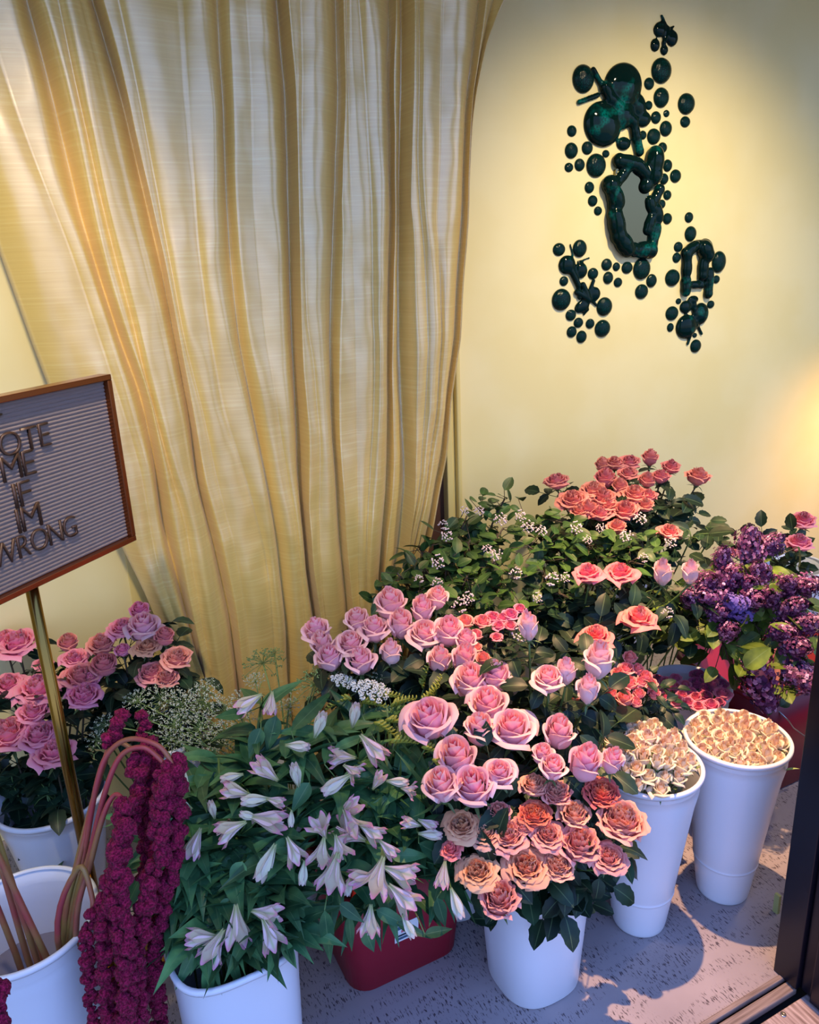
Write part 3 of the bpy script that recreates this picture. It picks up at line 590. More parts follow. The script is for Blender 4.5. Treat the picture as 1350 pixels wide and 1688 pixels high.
def bin_(x0, x1, y0, y1, h, label, tp=.025, rc=.05):
    t = thing('flower_bin', label, 'bin', ((x0+x1)/2, (y0+y1)/2, 0), 'red flower bins')
    hx, hy = (x1-x0)/2, (y1-y0)/2
    def ring(ex, z):
        pts = []
        ax_, ay_ = hx+ex, hy+ex
        for qx, qy, a0 in ((1, -1, -90), (1, 1, 0), (-1, 1, 90), (-1, -1, 180)):
            for k in range(7):
                a = math.radians(a0+15*k); pts.append(((ax_-rc)*qx+rc*math.cos(a), (ay_-rc)*qy+rc*math.sin(a), z))
        return pts
    def loft(rings, closed_first=False):
        q = MB(); n = len(rings[0])
        for r_ in rings: q.v += r_; q.c += [(.5,)*3]*n
        for j in range(len(rings)-1):
            for i in range(n): a = j*n+i; b = j*n+(i+1) % n; q.f.append((a, b, b+n, a+n))
        if closed_first: q.f.append(tuple(range(n))[::-1]); q.f.append(tuple((len(rings)-1)*n+i for i in range(n)))
        return q
    part('body', loft([ring(-.008, 0), ring(0, .005), ring(tp*.5, h*.5), ring(tp, h), ring(tp-.004, h), ring(-.004, .01)], True), M['red'], t)
    part('rim', loft([ring(tp-.003, h+.001), ring(tp, h+.004), ring(tp+.008, h+.003), ring(tp+.009, h-.008), ring(tp+.001, h-.009)]), M['red'], t)
    return t, hx+tp, hy+tp
RB, hx, hy = bin_(.455, .735, 1.295, 1.50, .30, 'dark red plastic bin with a white sticker under the alstroemeria')
pl = fl(670, 1535, .0)
def on_front(px, py, y): return wl(px, py, y)
lp = on_front(672, 1538, 1.277)
lt = V(lp.x-RB.location.x, -hy*.0-.1025-.0205, lp.z)
def tiltq(q): return q
fy = lambda z: -(.1025+.025*z/.30)-.0012
q = MB(); q.v = [(lt.x-.03, fy(lt.z-.022), lt.z-.022), (lt.x+.03, fy(lt.z-.022), lt.z-.022), (lt.x+.03, fy(lt.z+.03), lt.z+.03), (lt.x-.03, fy(lt.z+.03), lt.z+.03)]; q.c = [(.5,)*3]*4; q.f = [(0, 1, 2, 3)]
lab = part('sticker', q, M['label'], RB, False); lab.modifiers.new('t', 'SOLIDIFY').thickness = .0006
for za, zb_, mk, xa, xb in ((-.016, -.009, 'ink', -.024, .022), (-.006, -.001, 'inkdark', -.024, .012), (.004, .012, 'inkred', -.014, .016), (.015, .025, 'ink', -.024, -.006)):
    q = MB(); q.v = [(lt.x+xa, fy(lt.z+za)-.0008, lt.z+za), (lt.x+xb, fy(lt.z+za)-.0008, lt.z+za), (lt.x+xb, fy(lt.z+zb_)-.0008, lt.z+zb_), (lt.x+xa, fy(lt.z+zb_)-.0008, lt.z+zb_)]; q.c = [(.5,)*3]*4; q.f = [(0, 1, 2, 3)]
    part('print', q, M[mk], lab, False)
R2, hx2, hy2 = bin_(1.76, 2.20, 1.32, 1.62, .36, 'bright red plastic bin of lilac with a wire handle')
a_ = wl(1283, 1172, 1.30); b_ = wl(1308, 1200, 1.285)
q = MB(); q.tube(local([a_, a_.lerp(b_, .5)+V(0, -.01, 0), b_, b_+V(.06, .0, -.05)], R2.location), .0022, 8); part('handle', q, M['steel'], R2)
lil_base = (1.95, 1.47)
cb = fl(1062, 1215, .12); q = MB(); q.box((-.07, -.05, 0), (.07, .05, .26))
o = link('cardboard_box', q.mesh('cardboard_box', M['card'], False)); o.location = (1.34, 1.30, 0); bevel(o, .003); tag(o, 'small brown cardboard box behind the cream spray roses', 'box')
# pine stand legs at the left edge
pw = thing('pine_stand', 'pale pine upright stand behind the amaranth bucket', 'stand', (-.235, 1.78, 0))
q = MB(); q.box((-.012, -.012, 0), (.012, .012, .42)); bevel(part('upright', q, M['pine'], pw, False), .002)
q = MB(); q.box((-.20, -.010, .17), (-.013, .010, .20)); bevel(part('rail', q, M['pine'], pw, False), .002)

# ------------------------------------------------------------------ roses
def bloom_mb(seed, n=22, opn=.4, ruf=.02, h=.95, curl=.10, inner=.06, belly=.42, quart=False, tipdrop=.24):
    rg = random.Random(seed); q = MB(); nu, nv = 10, 8
    off = V(seed*3.7, seed*1.3, 0)
    for i in range(n):
        t = i/(n-1); phi = i*2.39996+rg.uniform(-.25, .25); rb = rg.random()
        Rt = inner+(belly-inner)*t**.85; H = h*(1.0-.30*t**1.5)*rg.uniform(.95, 1.03)
        wd = (1.75-.85*t)*rg.uniform(.92, 1.08); op = opn*t**1.2; cl = curl*max(0, t-.25)*1.5
        cx = cy = 0
        if quart and t < .55:
            a = (i % 4)*PI/2+.4; k = .10*(1-t); cx, cy = k*math.cos(a), k*math.sin(a)
        def fn(u, v, phi=phi, Rt=Rt, H=H, wd=wd, op=op, cl=cl, cx=cx, cy=cy, t=t, i=i):
            s = (u-.5)*2; vv = v**.9
            bel = min(1, .28+.9*math.sin(min(1, vv*1.35)*PI/2))
            r = Rt*bel*(1+op*(vv-.4)*.75)*(1-.22*(1-t)*vv)
            z = H*vv
            tip = max(0, vv-.72)/.28
            r += cl*.8*tip**2*(1-.25*abs(s)); z -= cl*.9*tip**3
            z -= H*tipdrop*(abs(s)**2.6)*vv**2
            wfac = (math.sin(min(1, .12+vv*1.15)*PI/2)**.6)*(1-.10*tip**2)
            a = phi+s*wd*wfac
            r *= 1+.07*s
            k = noise.noise(off+V(math.cos(a)*2.2+t*4, math.sin(a)*2.2, vv*2.2))
            r += ruf*k*(.4+vv); z += ruf*.7*noise.noise(off+V(a*2.1, i*.7, vv*3))*vv
            if quart: r += ruf*.6*math.sin(a*9+i)*tip
            r = max(r, .012)
            return (cx*vv+r*math.cos(a), cy*vv+r*math.sin(a), z)
        q.grid(fn, nu, nv, lambda u, v, t=t, rb=rb: (t, v, rb))
    return q
def calyx_mb(seed, r=.16):
    rg = random.Random(seed); q = MB()
    q.lathe([(.0001, -.10), (.05, -.10), (.09, -.06), (.12, 0), (.10, .05), (.0001, .06)], 12)
    for k in range(5):
        a = k*2*PI/5+rg.uniform(-.2, .2); d = V(math.cos(a), math.sin(a), rg.uniform(-.5, .35)); q.leaf((.09*math.cos(a), .09*math.sin(a), -.01), d, (0, 0, 1), .36, .10, rg.uniform(.1, .5), nv=5)
    return q
def rosefoliage_mb(seed, nl=4, span=.22, ln=.055, start=.035, wid=.62):
    """leaves down the stem under a bloom, local z down"""
    rg = random.Random(seed); q = MB()
    for k in range(nl):
        a = rg.uniform(0, 2*PI); z = -start-span*(k+.4*rg.random())/nl
        st = V(0, 0, z); out = V(math.cos(a), math.sin(a), .35).normalized(); pet = st+out*.035
        q.tube([st, st+out*.02+V(0, 0, .004), pet+V(0, 0, .002), pet+out*.05], .0011, 5)
        for j, (dd, sc) in enumerate(((.0, 1.1), (1, .85), (-1, .85))):
            bs = pet+out*(.05 if j == 0 else .018); side = out.cross(V(0, 0, 1)).normalized()*dd; d = (out*(1 if j == 0 else .45)+side*.9+V(0, 0, rg.uniform(-.5, .15))).normalized()
            q.leaf(bs, d, V(0, 0, 1)+V(rg.uniform(-.4, .4), rg.uniform(-.4, .4), 0), ln*sc, ln*sc*wid, rg.uniform(.1, .55), .22, rg.uniform(-.4, .4), 1, 8, .06)
    return q
RK = {
 'pale':   dict(k=0.99, mat='p_pale', arr=[dict(n=20, opn=.2, curl=.13, h=1.1, belly=.39), dict(n=22, opn=.4, curl=.16, h=1.0), dict(n=18, opn=.08, curl=.11, h=1.2, belly=.36), dict(n=20, opn=.3, curl=.15, h=1.08, belly=.41)]),
 'blush':  dict(k=1.0, mat='p_white', arr=[dict(n=18, opn=.0, curl=.09, belly=.33, h=1.15), dict(n=18, opn=.1, curl=.13, belly=.34, h=1.1)]),
 'garden': dict(k=0.92, mat='p_garden', arr=[dict(n=34, opn=.6, curl=.14, ruf=.05, quart=True, h=.70, belly=.47), dict(n=36, opn=.5, curl=.10, ruf=.06, quart=True, h=.74, belly=.46), dict(n=32, opn=.3, curl=.12, ruf=.05, quart=True, h=.85, belly=.42)]),
 'apricot':dict(k=0.82, mat='p_apricot', arr=[dict(n=34, opn=.65, curl=.15, ruf=.055, quart=True, h=.68, belly=.48)]),
 'orange': dict(k=0.84, mat='p_orange', arr=[dict(n=36, opn=.5, curl=.08, ruf=.06, quart=True, h=.66, belly=.48)]),
 'salmon': dict(k=0.95, mat='p_salmon', arr=[dict(n=28, opn=.4, curl=.12, ruf=.045, quart=True, h=.85, belly=.43), dict(n=26, opn=.2, curl=.10, ruf=.03, h=.95, belly=.38), dict(n=30, opn=.55, curl=.13, ruf=.05, quart=True, h=.75, belly=.46)]),
 'pink':   dict(k=0.90, mat='p_pink', arr=[dict(n=28, opn=.4, curl=.14, ruf=.05, quart=True, h=.88, belly=.44), dict(n=28, opn=.55, curl=.16, ruf=.055, quart=True, h=.8, belly=.46), dict(n=24, opn=.25, curl=.12, ruf=.04, h=.95, belly=.42)]),
 'coral':  dict(k=0.80, mat='p_coral', arr=[dict(n=26, opn=.6, curl=.2, ruf=.09, h=.9, belly=.42), dict(n=28, opn=.4, curl=.18, ruf=.09, h=.95, belly=.42)]),
 'hot':    dict(k=0.95, mat='p_hot', arr=[dict(n=18, opn=.35, curl=.12, h=.8, belly=.42), dict(n=18, opn=.5, curl=.14, h=.72, belly=.45)]),
 'magenta':dict(k=0.95, mat='p_magenta', arr=[dict(n=18, opn=.4, curl=.12, h=.78, belly=.43)]),
 'coralspray': dict(k=0.95, mat='p_coralspray', arr=[dict(n=16, opn=.3, curl=.12, h=.82, belly=.42), dict(n=16, opn=.1, curl=.1, h=.9, belly=.38)]),
 'cream':  dict(k=0.95, mat='p_cream', arr=[dict(n=12, opn=.3, curl=.16, h=1.05, belly=.38, tipdrop=.3), dict(n=14, opn=.5, curl=.17, h=.85, belly=.42, tipdrop=.3), dict(n=10, opn=.2, curl=.14, h=1.2, belly=.34, tipdrop=.34)]),
}
for k in RK:
    d = RK[k]; d['me'] = []
    for i, a in enumerate(d['arr']):
        qq = bloom_mb(i*7+len(k)*3, **a); qq = qq; d['me'].append(qq.mesh('bloom', M[d['mat']])); d['me'][-1]['h'] = a.get('h', .95)
CAL = [calyx_mb(i).mesh('calyx', M['sepal']) for i in range(3)]
FOL = [rosefoliage_mb(i, 5, .24, .058).mesh('foliage', M['leaf_rose']) for i in range(6)]
FOLS = [rosefoliage_mb(20+i, 4, .14, .030, .02).mesh('foliage', M['leaf_rose']) for i in range(3)]
BLOOMS = []
def place_bloom(kind, var, pc, diam, face, side, parent, root, calyx=True, spin=None):
    """pc: world centre of the bloom; face: lean towards the viewer (0 up, 1 straight at)"""
    me = RK[kind]['me'][var % len(RK[kind]['me'])]; h = me['h']
    tocam = (CAMP-pc).normalized(); hor = V(1, 0, 0)*ax.x+V(0, 1, 0)*ax.y; hor.normalize()
    axis = (V(0, 0, 1)*(1-face)+tocam*face+hor*side).normalized()
    base = pc-axis*h*.52*diam
    qt = axis.to_track_quat('Z', 'Y').to_matrix().to_4x4() @ Matrix.Rotation(R.uniform(0, 6.28) if spin is None else spin, 4, 'Z')
    o = link('bloom', me, parent, T(base-root) @ qt @ Matrix.Scale(diam, 4))
    if calyx: link('calyx', CAL[R.randrange(3)], parent, T(base-root) @ qt @ Matrix.Scale(diam, 4))
    return base, axis
def rose(kind, px, py, wpx, z, face, side, buc, brad, brim, label, group, fol=True, name='rose', stemmat='stem', foln=1, thin=.0026):
    face *= .45
    pc = fl(px, py, z); dm = wpx/FPX*depth(pc)*RK[kind].get('k', .86)*1.10
    a = R.uniform(0, 6.28); rr = brad*.55*R.random(); root = V(buc[0]+rr*math.cos(a)*.6, buc[1]+rr*math.sin(a)*.6, .012)
    t = thing(name, label, 'rose', root, group)
    base, axis = place_bloom(kind, R.randrange(9), pc, dm, face, side, t, root)
    # through the bucket mouth
    dirh = V(base.x-buc[0], base.y-buc[1], 0); k = min(1, brad*.72/max(dirh.length, 1e-5)); mid = V(buc[0]+dirh.x*k, buc[1]+dirh.y*k, max(brim+.02, .3))
    pts = bez(root, root.lerp(mid, .6), mid, 4)[:-1]+bez(mid, mid.lerp(base-axis*.05, .75), base-axis*.004, 6)
    q = MB(); q.tube(local(pts, root), thin, 7); part('stem', q, M[stemmat], t)
    if fol:
        d = (base-mid).normalized(); qt = d.to_track_quat('Z', 'Y').to_matrix().to_4x4() @ Matrix.Rotation(R.uniform(0, 6.28), 4, 'Z')
        link('foliage', (FOL if wpx > 26 or kind in ('salmon',) else FOLS)[R.randrange(3) if wpx <= 26 and kind != 'salmon' else R.randrange(6)], t, T(base-root) @ qt)
    return t
def rowlabels(items, rows, desc, tail):
    """items: [(px, py, ...)] -> label per item, by row from the top and place from the left"""
    idx = sorted(range(len(items)), key=lambda i: items[i][1]); n = len(idx); out = [None]*n
    RN = {1: ['only'], 2: ['upper', 'lower'], 3: ['top', 'middle', 'bottom'], 4: ['top', 'second', 'third', 'bottom'], 5: ['top', 'second', 'third', 'fourth', 'bottom'], 6: ['top', 'second', 'third', 'fourth', 'fifth', 'bottom']}[rows]
    NM = ['leftmost', 'second from left', 'third from left', 'fourth from left', 'fifth from left', 'sixth from left', 'seventh from left', 'eighth from left', 'ninth from left', 'tenth from left', 'eleventh from left', 'twelfth from left']
    for r_ in range(rows):
        seg = sorted(idx[r_*n//rows:(r_+1)*n//rows], key=lambda i: items[i][0])
        for k, i in enumerate(seg):
            nm = 'rightmost' if k == len(seg)-1 and k > 0 else NM[min(k, 11)]
            d = desc(items[i]) if callable(desc) else desc
            out[i] = ('%s, %s, %s row, %s' % (d, nm, RN[r_], tail)) if rows > 1 else '%s, %s %s' % (d, nm, tail)
    return out
def cluster(kind, items, zf, buc, brad, brim, rows, desc, tail, group, face=(.35, .6), sidek=.0012, cx=None, **kw):
    labs = rowlabels(items, rows, desc, tail); cx = cx if cx is not None else sum(i[0] for i in items)/len(items)
    for it, lab in zip(items, labs):
        px, py, w_ = it[:3]; kd_ = it[3] if len(it) > 3 and it[3] else kind; fc = it[4] if len(it) > 4 else R.uniform(*face)
        rose(kd_, px, py, w_, zf(px, py), fc, (px-cx)*sidek, buc, brad, brim, lab, group, **kw)
lin = lambda y0, z0, y1, z1: (lambda px, py: z0+(z1-z0)*(py-y0)/(y1-y0))

# pale pink, back
cluster('pale', [(522,1039,46),(531,1060,43),(543,1083,46),(579,1061,48),(593,1088,47),(589,1021,44),(617,1036,46,None,.3),(644,994,56),(660,1027,50,None,.65),(696,1003,44),(721,984,38,None,.3),(644,1074,42,'blush',.15),(699,1045,50,None,.6),(739,1039,52,None,.55),(768,1054,38),(725,1086,44,None,.3),(765,1083,48)],
        lin(980, .76, 1090, .66), PBK, .115, .40, 3, 'pale pink rose', 'of the bunch against the curtain', 'pale pink roses against the curtain')
# pale pink, middle
cluster('pale', [(776,1120,60,None,.5),(817,1113,54,None,.35),(707,1185,76,None,.6),(803,1160,64,None,.6),(790,1200,56,None,.2),(844,1201,70,None,.6),(752,1248,74,None,.75),(779,1296,70,None,.7),(727,1293,60,None,.4),(823,1275,50,None,.6),(921,1206,58,None,.5),(911,1264,44,None,.5),(894,1242,38,None,.4),(965,1255,62,None,.5),(1010,1252,42,None,.4)],
        lin(1110, .68, 1300, .585), MID, .115, .36, 4, 'large pale pink rose', 'of the centre bunch', 'large pale pink roses in the centre')
# blush, upright singles
cluster('blush', [(903,1119,48,'pale',.4),(933,1104,42,None,.1),(987,1086,60,None,.15),(970,1134,46,None,.1),(870,1030,44,None,.05)],
        lin(1030, .78, 1134, .70), SIN, .10, .36, 2, 'pale blush rose on straight stem', 'right of the centre bunch', 'blush roses right of centre')
cluster('blush', [(1092,941,40,None,.1),(1138,941,36,None,.1)], lambda x, y: .78, (1.40, 1.70), .10, .46, 1, 'pale blush rose', 'of the upright two beside the lilac', 'pair of blush roses')
cluster('coral', [(970,945,48,None,.35),(1022,945,52,None,.4),(1052,1020,60,None,.4),(982,1050,56,None,.3)], lin(945, .76, 1050, .70), CS, .115, .46, 2, 'open coral rose', 'of the four in front of the viburnum', 'open coral roses')
# salmon garden roses in front
cluster('garden', [(761,1360,54,'apricot',.7),(798,1374,47,None,.6),(836,1377,54,None,.7),(879,1294,44,None,.35),(919,1307,46,None,.4),(881,1342,50,'orange',.6),(947,1342,52,None,.6),(992,1307,56,'orange',.6),(1023,1352,72,None,.55),(903,1377,48,None,.65),(955,1391,68,'garden',.7),(1002,1414,50,None,.7),(919,1427,48,None,.75),(867,1429,66,'apricot',.8),(787,1436,58,'apricot',.75),(823,1480,66,None,.7),(862,1362,34,None,.6),(744,1402,40,'coral',.3),(822,1338,38,'garden',.4)],
        lin(1290, .56, 1485, .42), GB, .118, .35, 5, lambda it: {'apricot': 'ruffled apricot garden rose', 'orange': 'burnt orange garden rose', 'coral': 'pink half hidden garden rose'}.get(it[3] if len(it) > 3 else None, 'ruffled salmon garden rose'), 'of the front bucket', 'salmon garden roses in the front bucket')
# dusky salmon by the wall
cluster('salmon', [(917,793,36,None,.15),(993,765,28),(1013,763,30),(1037,761,30),(1072,753,30,None,.2),(1089,785,28,None,.2),(1106,769,28),(1151,785,36,None,.2),(1035,780,28),(998,787,38),(1067,790,30),(978,807,36),(994,820,38),(1046,814,40),(1068,817,28),(1030,841,40,None,.7),(943,824,42),(970,839,36),(989,846,34),(1104,876,32,None,.5),(1017,868,30),(1002,832,32),(1063,832,28),(955,842,30),(1022,800,30)],
        lin(755, .92, 880, .76), BS_, .12, .45, 4, 'dusky salmon rose', 'of the tall bunch against the wall', 'dusky salmon roses against the wall', stemmat='darkstem')
cluster('coral', [(1324,857,36,'pink'),(1317,894,38,'pink'),(1254,893,28,'pink'),(1209,911,16,'pink'),(1270,897,22,'pink')], lin(857, .67, 911, .62), RE, .115, .45, 2, 'salmon pink rose', 'behind the lilac', 'salmon pink roses behind the lilac')
# left: bright pink and salmon
cluster('pink', [(28,1060,58),(6,1055,42),(112,1058,36,'salmon'),(122,1086,38),(133,1115,50,'salmon',.5),(137,1147,52),(14,1129,46),(61,1136,60,None,.5),(55,1173,46),(14,1209,68),(65,1212,54),(90,1241,58,None,.3),(70,1095,26),(-30,1150,50)],
        lin(1055, .66, 1245, .50), PB_, .128, .38, 3, 'bright pink rose', 'in the bunch behind the brass pole', 'bright pink roses behind the brass pole', stemmat='darkstem')
cluster('salmon', [(168,1061,42),(171,1095,46,None,.65),(202,1035,40,'pink'),(230,1005,34,'pink'),(236,1033,52,'pale',.5),(242,1067,40,'apricot'),(271,1048,36),(292,1084,42),(250,1110,42),(274,1118,38),(202,1071,26,'pink'),(150,1120,30,'pink')],
        lin(1005, .72, 1120, .60), LS, .105, .40, 3, 'salmon pink rose', 'at the left foot of the curtain', 'salmon roses at the left foot of the curtain', stemmat='darkstem')
# small sprays
cluster('hot', [(766,1024,30,'coralspray'),(795,1024,28,'coralspray'),(812,1017,24),(822,1031,20),(828,1018,20),(841,1013,26),(841,1031,20),(857,1003,20),(784,1046,24,'coralspray'),(785,1067,20,'coralspray'),(796,1085,28,'coralspray'),(818,1050,18),(841,1127,16)],
        lin(1000, .70, 1130, .62), (1.0, 1.62), .06, .3, 3, 'small pink spray rose', 'behind the pale pink roses', 'small pink spray roses behind the pale roses', name='spray_rose', thin=.0018)
cluster('coralspray', [(1038,1083,26),(1032,1102,26),(1051,1102,22),(1019,1111,28),(1038,1125,30),(1064,1115,26),(1007,1143,26),(1029,1151,34),(1054,1143,22),(1048,1157,22),(1073,1127,24),(946,1146,26),(1079,1143,24),(1056,1124,22)],
        lin(1083, .62, 1157, .55), COR, .11, .34, 4, 'small coral spray rose', 'left of the hot pink bucket', 'small coral spray roses', name='spray_rose', thin=.0018)
cluster('hot', [(1084,1140,28,'coralspray'),(1098,1123,21),(1110,1131,23),(1114,1118,19),(1129,1129,21),(1137,1140,21),(1114,1156,28),(1134,1158,23),(1151,1164,21),(1147,1148,19),(1172,1162,27),(1191,1143,27),(1175,1128,26),(1164,1148,24,'magenta'),(1149,1126,26,'magenta'),(1151,1113,24,'magenta'),(1176,1116,24,'magenta'),(1190,1127,20,'magenta'),(1098,1147,21),(1163,1135,22,'magenta'),(1083,1118,17,'magenta'),(1124,1145,20),(1162,1118,20,'magenta'),(1185,1157,18,'magenta')],
        lambda x, y: .418, BH, .115, .40, 4, lambda it: 'dark magenta spray rose' if len(it) > 3 and it[3] == 'magenta' else 'hot pink spray rose', 'packed in the small cone bucket', 'spray roses packed in the small cone bucket', face=(.2, .5), sidek=.001, fol=False, name='spray_rose', thin=.0016)
# cream sprays: several small blooms to a stem
def creams(buc, rim, n, rad, hmax, dx, dy, label_tail, group, rows):
    pts = []; k = 0
    ga = 2.39996
    for i in range(n):
        r_ = rad*math.sqrt((i+.5)/n); a = i*ga; x = buc[0]+dx+r_*math.cos(a)+R.uniform(-.006, .006); y = buc[1]+dy+r_*math.sin(a)+R.uniform(-.006, .006)
        z = rim+hmax*(1-(r_/rad)**2)+R.uniform(-.008, .012); pts.append(V(x, y, z))
    todo = pts[:]; groups = []
    while todo:
        a = max(todo, key=lambda p: (p-V(buc[0], buc[1], rim)).length); todo.remove(a)
        nb = sorted(todo, key=lambda p: (p-a).length)[:2]; [todo.remove(b) for b in nb]; groups.append([a]+nb)
    def proj(p):
        c = RW.transposed() @ (p-CAMP); return (CX+FPX*c.x/c.z, CY+FPX*c.y/c.z)
    cen = [sum(g, V(0, 0, 0))/len(g) for g in groups]; labs = rowlabels([proj(c) for c in cen], rows, 'spray of small cream roses', label_tail)
    for g, c, lab in zip(groups, cen, labs):
        root = V(buc[0]+(c.x-buc[0])*.25, buc[1]+(c.y-buc[1])*.25, .012); t = thing('spray_rose', lab, 'rose', root, group)
        node = V(buc[0]+(c.x-buc[0])*.8, buc[1]+(c.y-buc[1])*.8, rim-.07); q = MB(); q.tube(local([root, root.lerp(node, .5), node], root), .002, 6)
        for p in g:
            out = V(p.x-buc[0]-dx, p.y-buc[1]-dy, 0)*2.2
            base, axis = place_bloom('cream', R.randrange(9), p, R.uniform(.036, .048), R.uniform(.0, .35), out.dot(V(.8, -.3, 0)), t, root)
            q.tube(local(bez(node, node.lerp(base, .5)+V(0, 0, .01), base, 4), root), .0012, 5)
        part('stem', q, M['stem'], t)
        q = MB()
        for k in range(9):
            p = R.choice(g)+V(R.uniform(-.02, .02), R.uniform(-.02, .02), R.uniform(-.035, -.012)); q.leaf(p-root, (R.uniform(-1, 1), R.uniform(-1, 1), R.uniform(.3, 1.4)), (0, 0, 1), R.uniform(.02, .034), .010, .3, nv=5, shape=0)
        part('foliage', q, M['leaf_lace'], t)
creams(BR, .446, 57, .106, .014, 0, 0, 'cone bucket by the jamb', 'cream spray roses beside the door jamb', 4)
creams(B2, .472, 63, .116, .058, -.012, .012, 'in the second cone bucket', 'cream spray roses in the second cone bucket', 4)

# dark rose leaves hanging over the front bucket and between the bunches
def leafsprig(label, group, root, pairs, mt, wfac=.62, shape=1, name='leafy_stem', serr=.06, cat='stem'):
    """pairs: [(basepoint, tip)] world"""
    t = thing(name, label, cat, root, group); q = MB(); s = MB()
    cen = sum((p[0] for p in pairs), V(0, 0, 0))/len(pairs)
    s.tube(local(bez(root, V(cen.x*.7+root.x*.3, cen.y*.7+root.y*.3, root.z*.4+cen.z*.6), cen, 7), root), .0024, 6)
    for a, b in pairs:
        s.tube(local([cen, cen.lerp(a, .6)+V(0, 0, .005), a], root), .0012, 5)
        d = b-a; q.leaf(a-root, d, (CAMP-a).normalized()*.6+V(0, 0, .8), d.length*1.02, d.length*wfac, R.uniform(.05, .2), .22, R.uniform(-.3, .3), shape, 9, serr)
    part('foliage', q, mt, t); part('stem', s, M['stem'], t); return t
def px_pair(z, ax_, ay_, bx_, by_): return (fl(ax_, ay_, z), fl(bx_, by_, z-.012))
leafsprig('dark green rose leaves drooping over the front edge of the garden rose bucket', 'loose leafy stems', V(GB[0], GB[1]-.02, .012),
    [px_pair(.36, *p) for p in [(870,1470,880,1522),(885,1452,893,1495),(905,1440,905,1490),(930,1450,972,1510),(935,1430,1000,1468),(965,1435,1018,1465),(1010,1375,1054,1412),(975,1420,1020,1440),(850,1480,818,1500),(820,1500,800,1522),(915,1455,960,1480)]], M['leaf_rose'])
leafsprig('broad dark rose leaves beside the right hand cream roses', 'loose leafy stems', V(SIN[0], SIN[1], .012),
    [px_pair(.56, *p) for p in [(1010,1275,1052,1305),(985,1180,1035,1200),(1000,1215,1050,1230),(990,1265,1015,1300),(1020,1190,1050,1165),(960,1180,985,1215)]], M['leaf_rose'])

# filler foliage on the rose bunches' own extra stems: dark mass under the blooms
def mass(label, group, buc, n, box, zr, mt, ln=.06, name='leafy_stem', per=7, wfac=.6, shape=1, cat='stem', lens=None):
    labs = rowlabels([(0, 0)]*0+[(R.random(), 0) for _ in range(0)], 1, '', '') if 0 else None
    pts = []
    for i in range(n):
        for tr in range(30):
            px, py = R.uniform(box[0], box[2]), R.uniform(box[1], box[3])
            if all((px-a)**2+(py-b)**2 > ((box[2]-box[0])*(box[3]-box[1])/n)*.45 for a, b in pts): break
        pts.append((px, py))
    rows = 1 if n < 5 else (2 if n < 10 else 3); labs = rowlabels(pts, rows, label[0], label[1])
    for (px, py), lab in zip(pts, labs):
        z = zr(px, py); c = fl(px, py, z); root = V(buc[0]+R.uniform(-.04, .04), buc[1]+R.uniform(-.04, .04), .012)
        prs = []
        for k in range(per):
            a = c+V(R.gauss(0, .022), R.gauss(0, .022), R.uniform(-.09, .02)); d = (V(R.uniform(-1, 1), R.uniform(-1, .7), R.uniform(-.3, .55))).normalized(); prs.append((a, a+d*ln*R.uniform(.7, 1.2)))
        leafsprig(lab, group, root, prs, mt, wfac, shape, name, cat=cat)
mass(('dark green leafy rose stem', 'under the back pale roses'), 'leafy stems under the back pale roses', PBK, 8, (560, 1090, 790, 1130), lin(1080, .60, 1130, .56), M['leaf_rose'])
mass(('dark green leafy rose stem', 'under the centre pale roses'), 'leafy stems under the centre roses', MID, 12, (740, 1190, 900, 1330), lin(1190, .54, 1330, .48), M['leaf_rose'])
mass(('dark green leafy rose stem', 'behind the blush roses'), 'leafy stems behind the blush roses', SIN, 12, (850, 1100, 985, 1240), lin(1070, .58, 1240, .48), M['leaf_rose'])
mass(('dark green leafy rose stem', 'under the wall roses'), 'leafy stems under the wall roses', BS_, 12, (1020, 830, 1165, 920), lin(830, .80, 920, .70), M['leaf_rose'], .065)
mass(('dark broad leafy stem', 'between viburnum and blush roses'), 'dark leafy stems in the middle', CS, 18, (870, 950, 1140, 1035), lin(950, .70, 1100, .52), M['leaf_rose'], .065)
mass(('dark leafy stem', 'under the bright pink roses'), 'leafy stems under the bright pink roses', PB_, 14, (-20, 1215, 140, 1300), lin(1215, .46, 1300, .40), M['leaf_rose'], .06)
mass(('dark leafy stem', 'under the salmon roses by the curtain'), 'leafy stems under the curtain roses', LS, 14, (100, 1090, 290, 1180), lin(1090, .60, 1180, .48), M['leaf_rose'], .06)
mass(('dark leafy garden rose stem', 'under the front garden roses'), 'leafy stems under the garden roses', GB, 10, (780, 1330, 1000, 1440), lin(1330, .44, 1440, .38), M['leaf_rose'], .055)
mass(('broad olive leafy stem', 'left of the lilac'), 'broad leaves left of the lilac', (1.62, 1.66), 9, (1070, 980, 1190, 1040), lin(1000, .54, 1100, .44), M['leaf_lilac'], .10, per=5, wfac=.55)

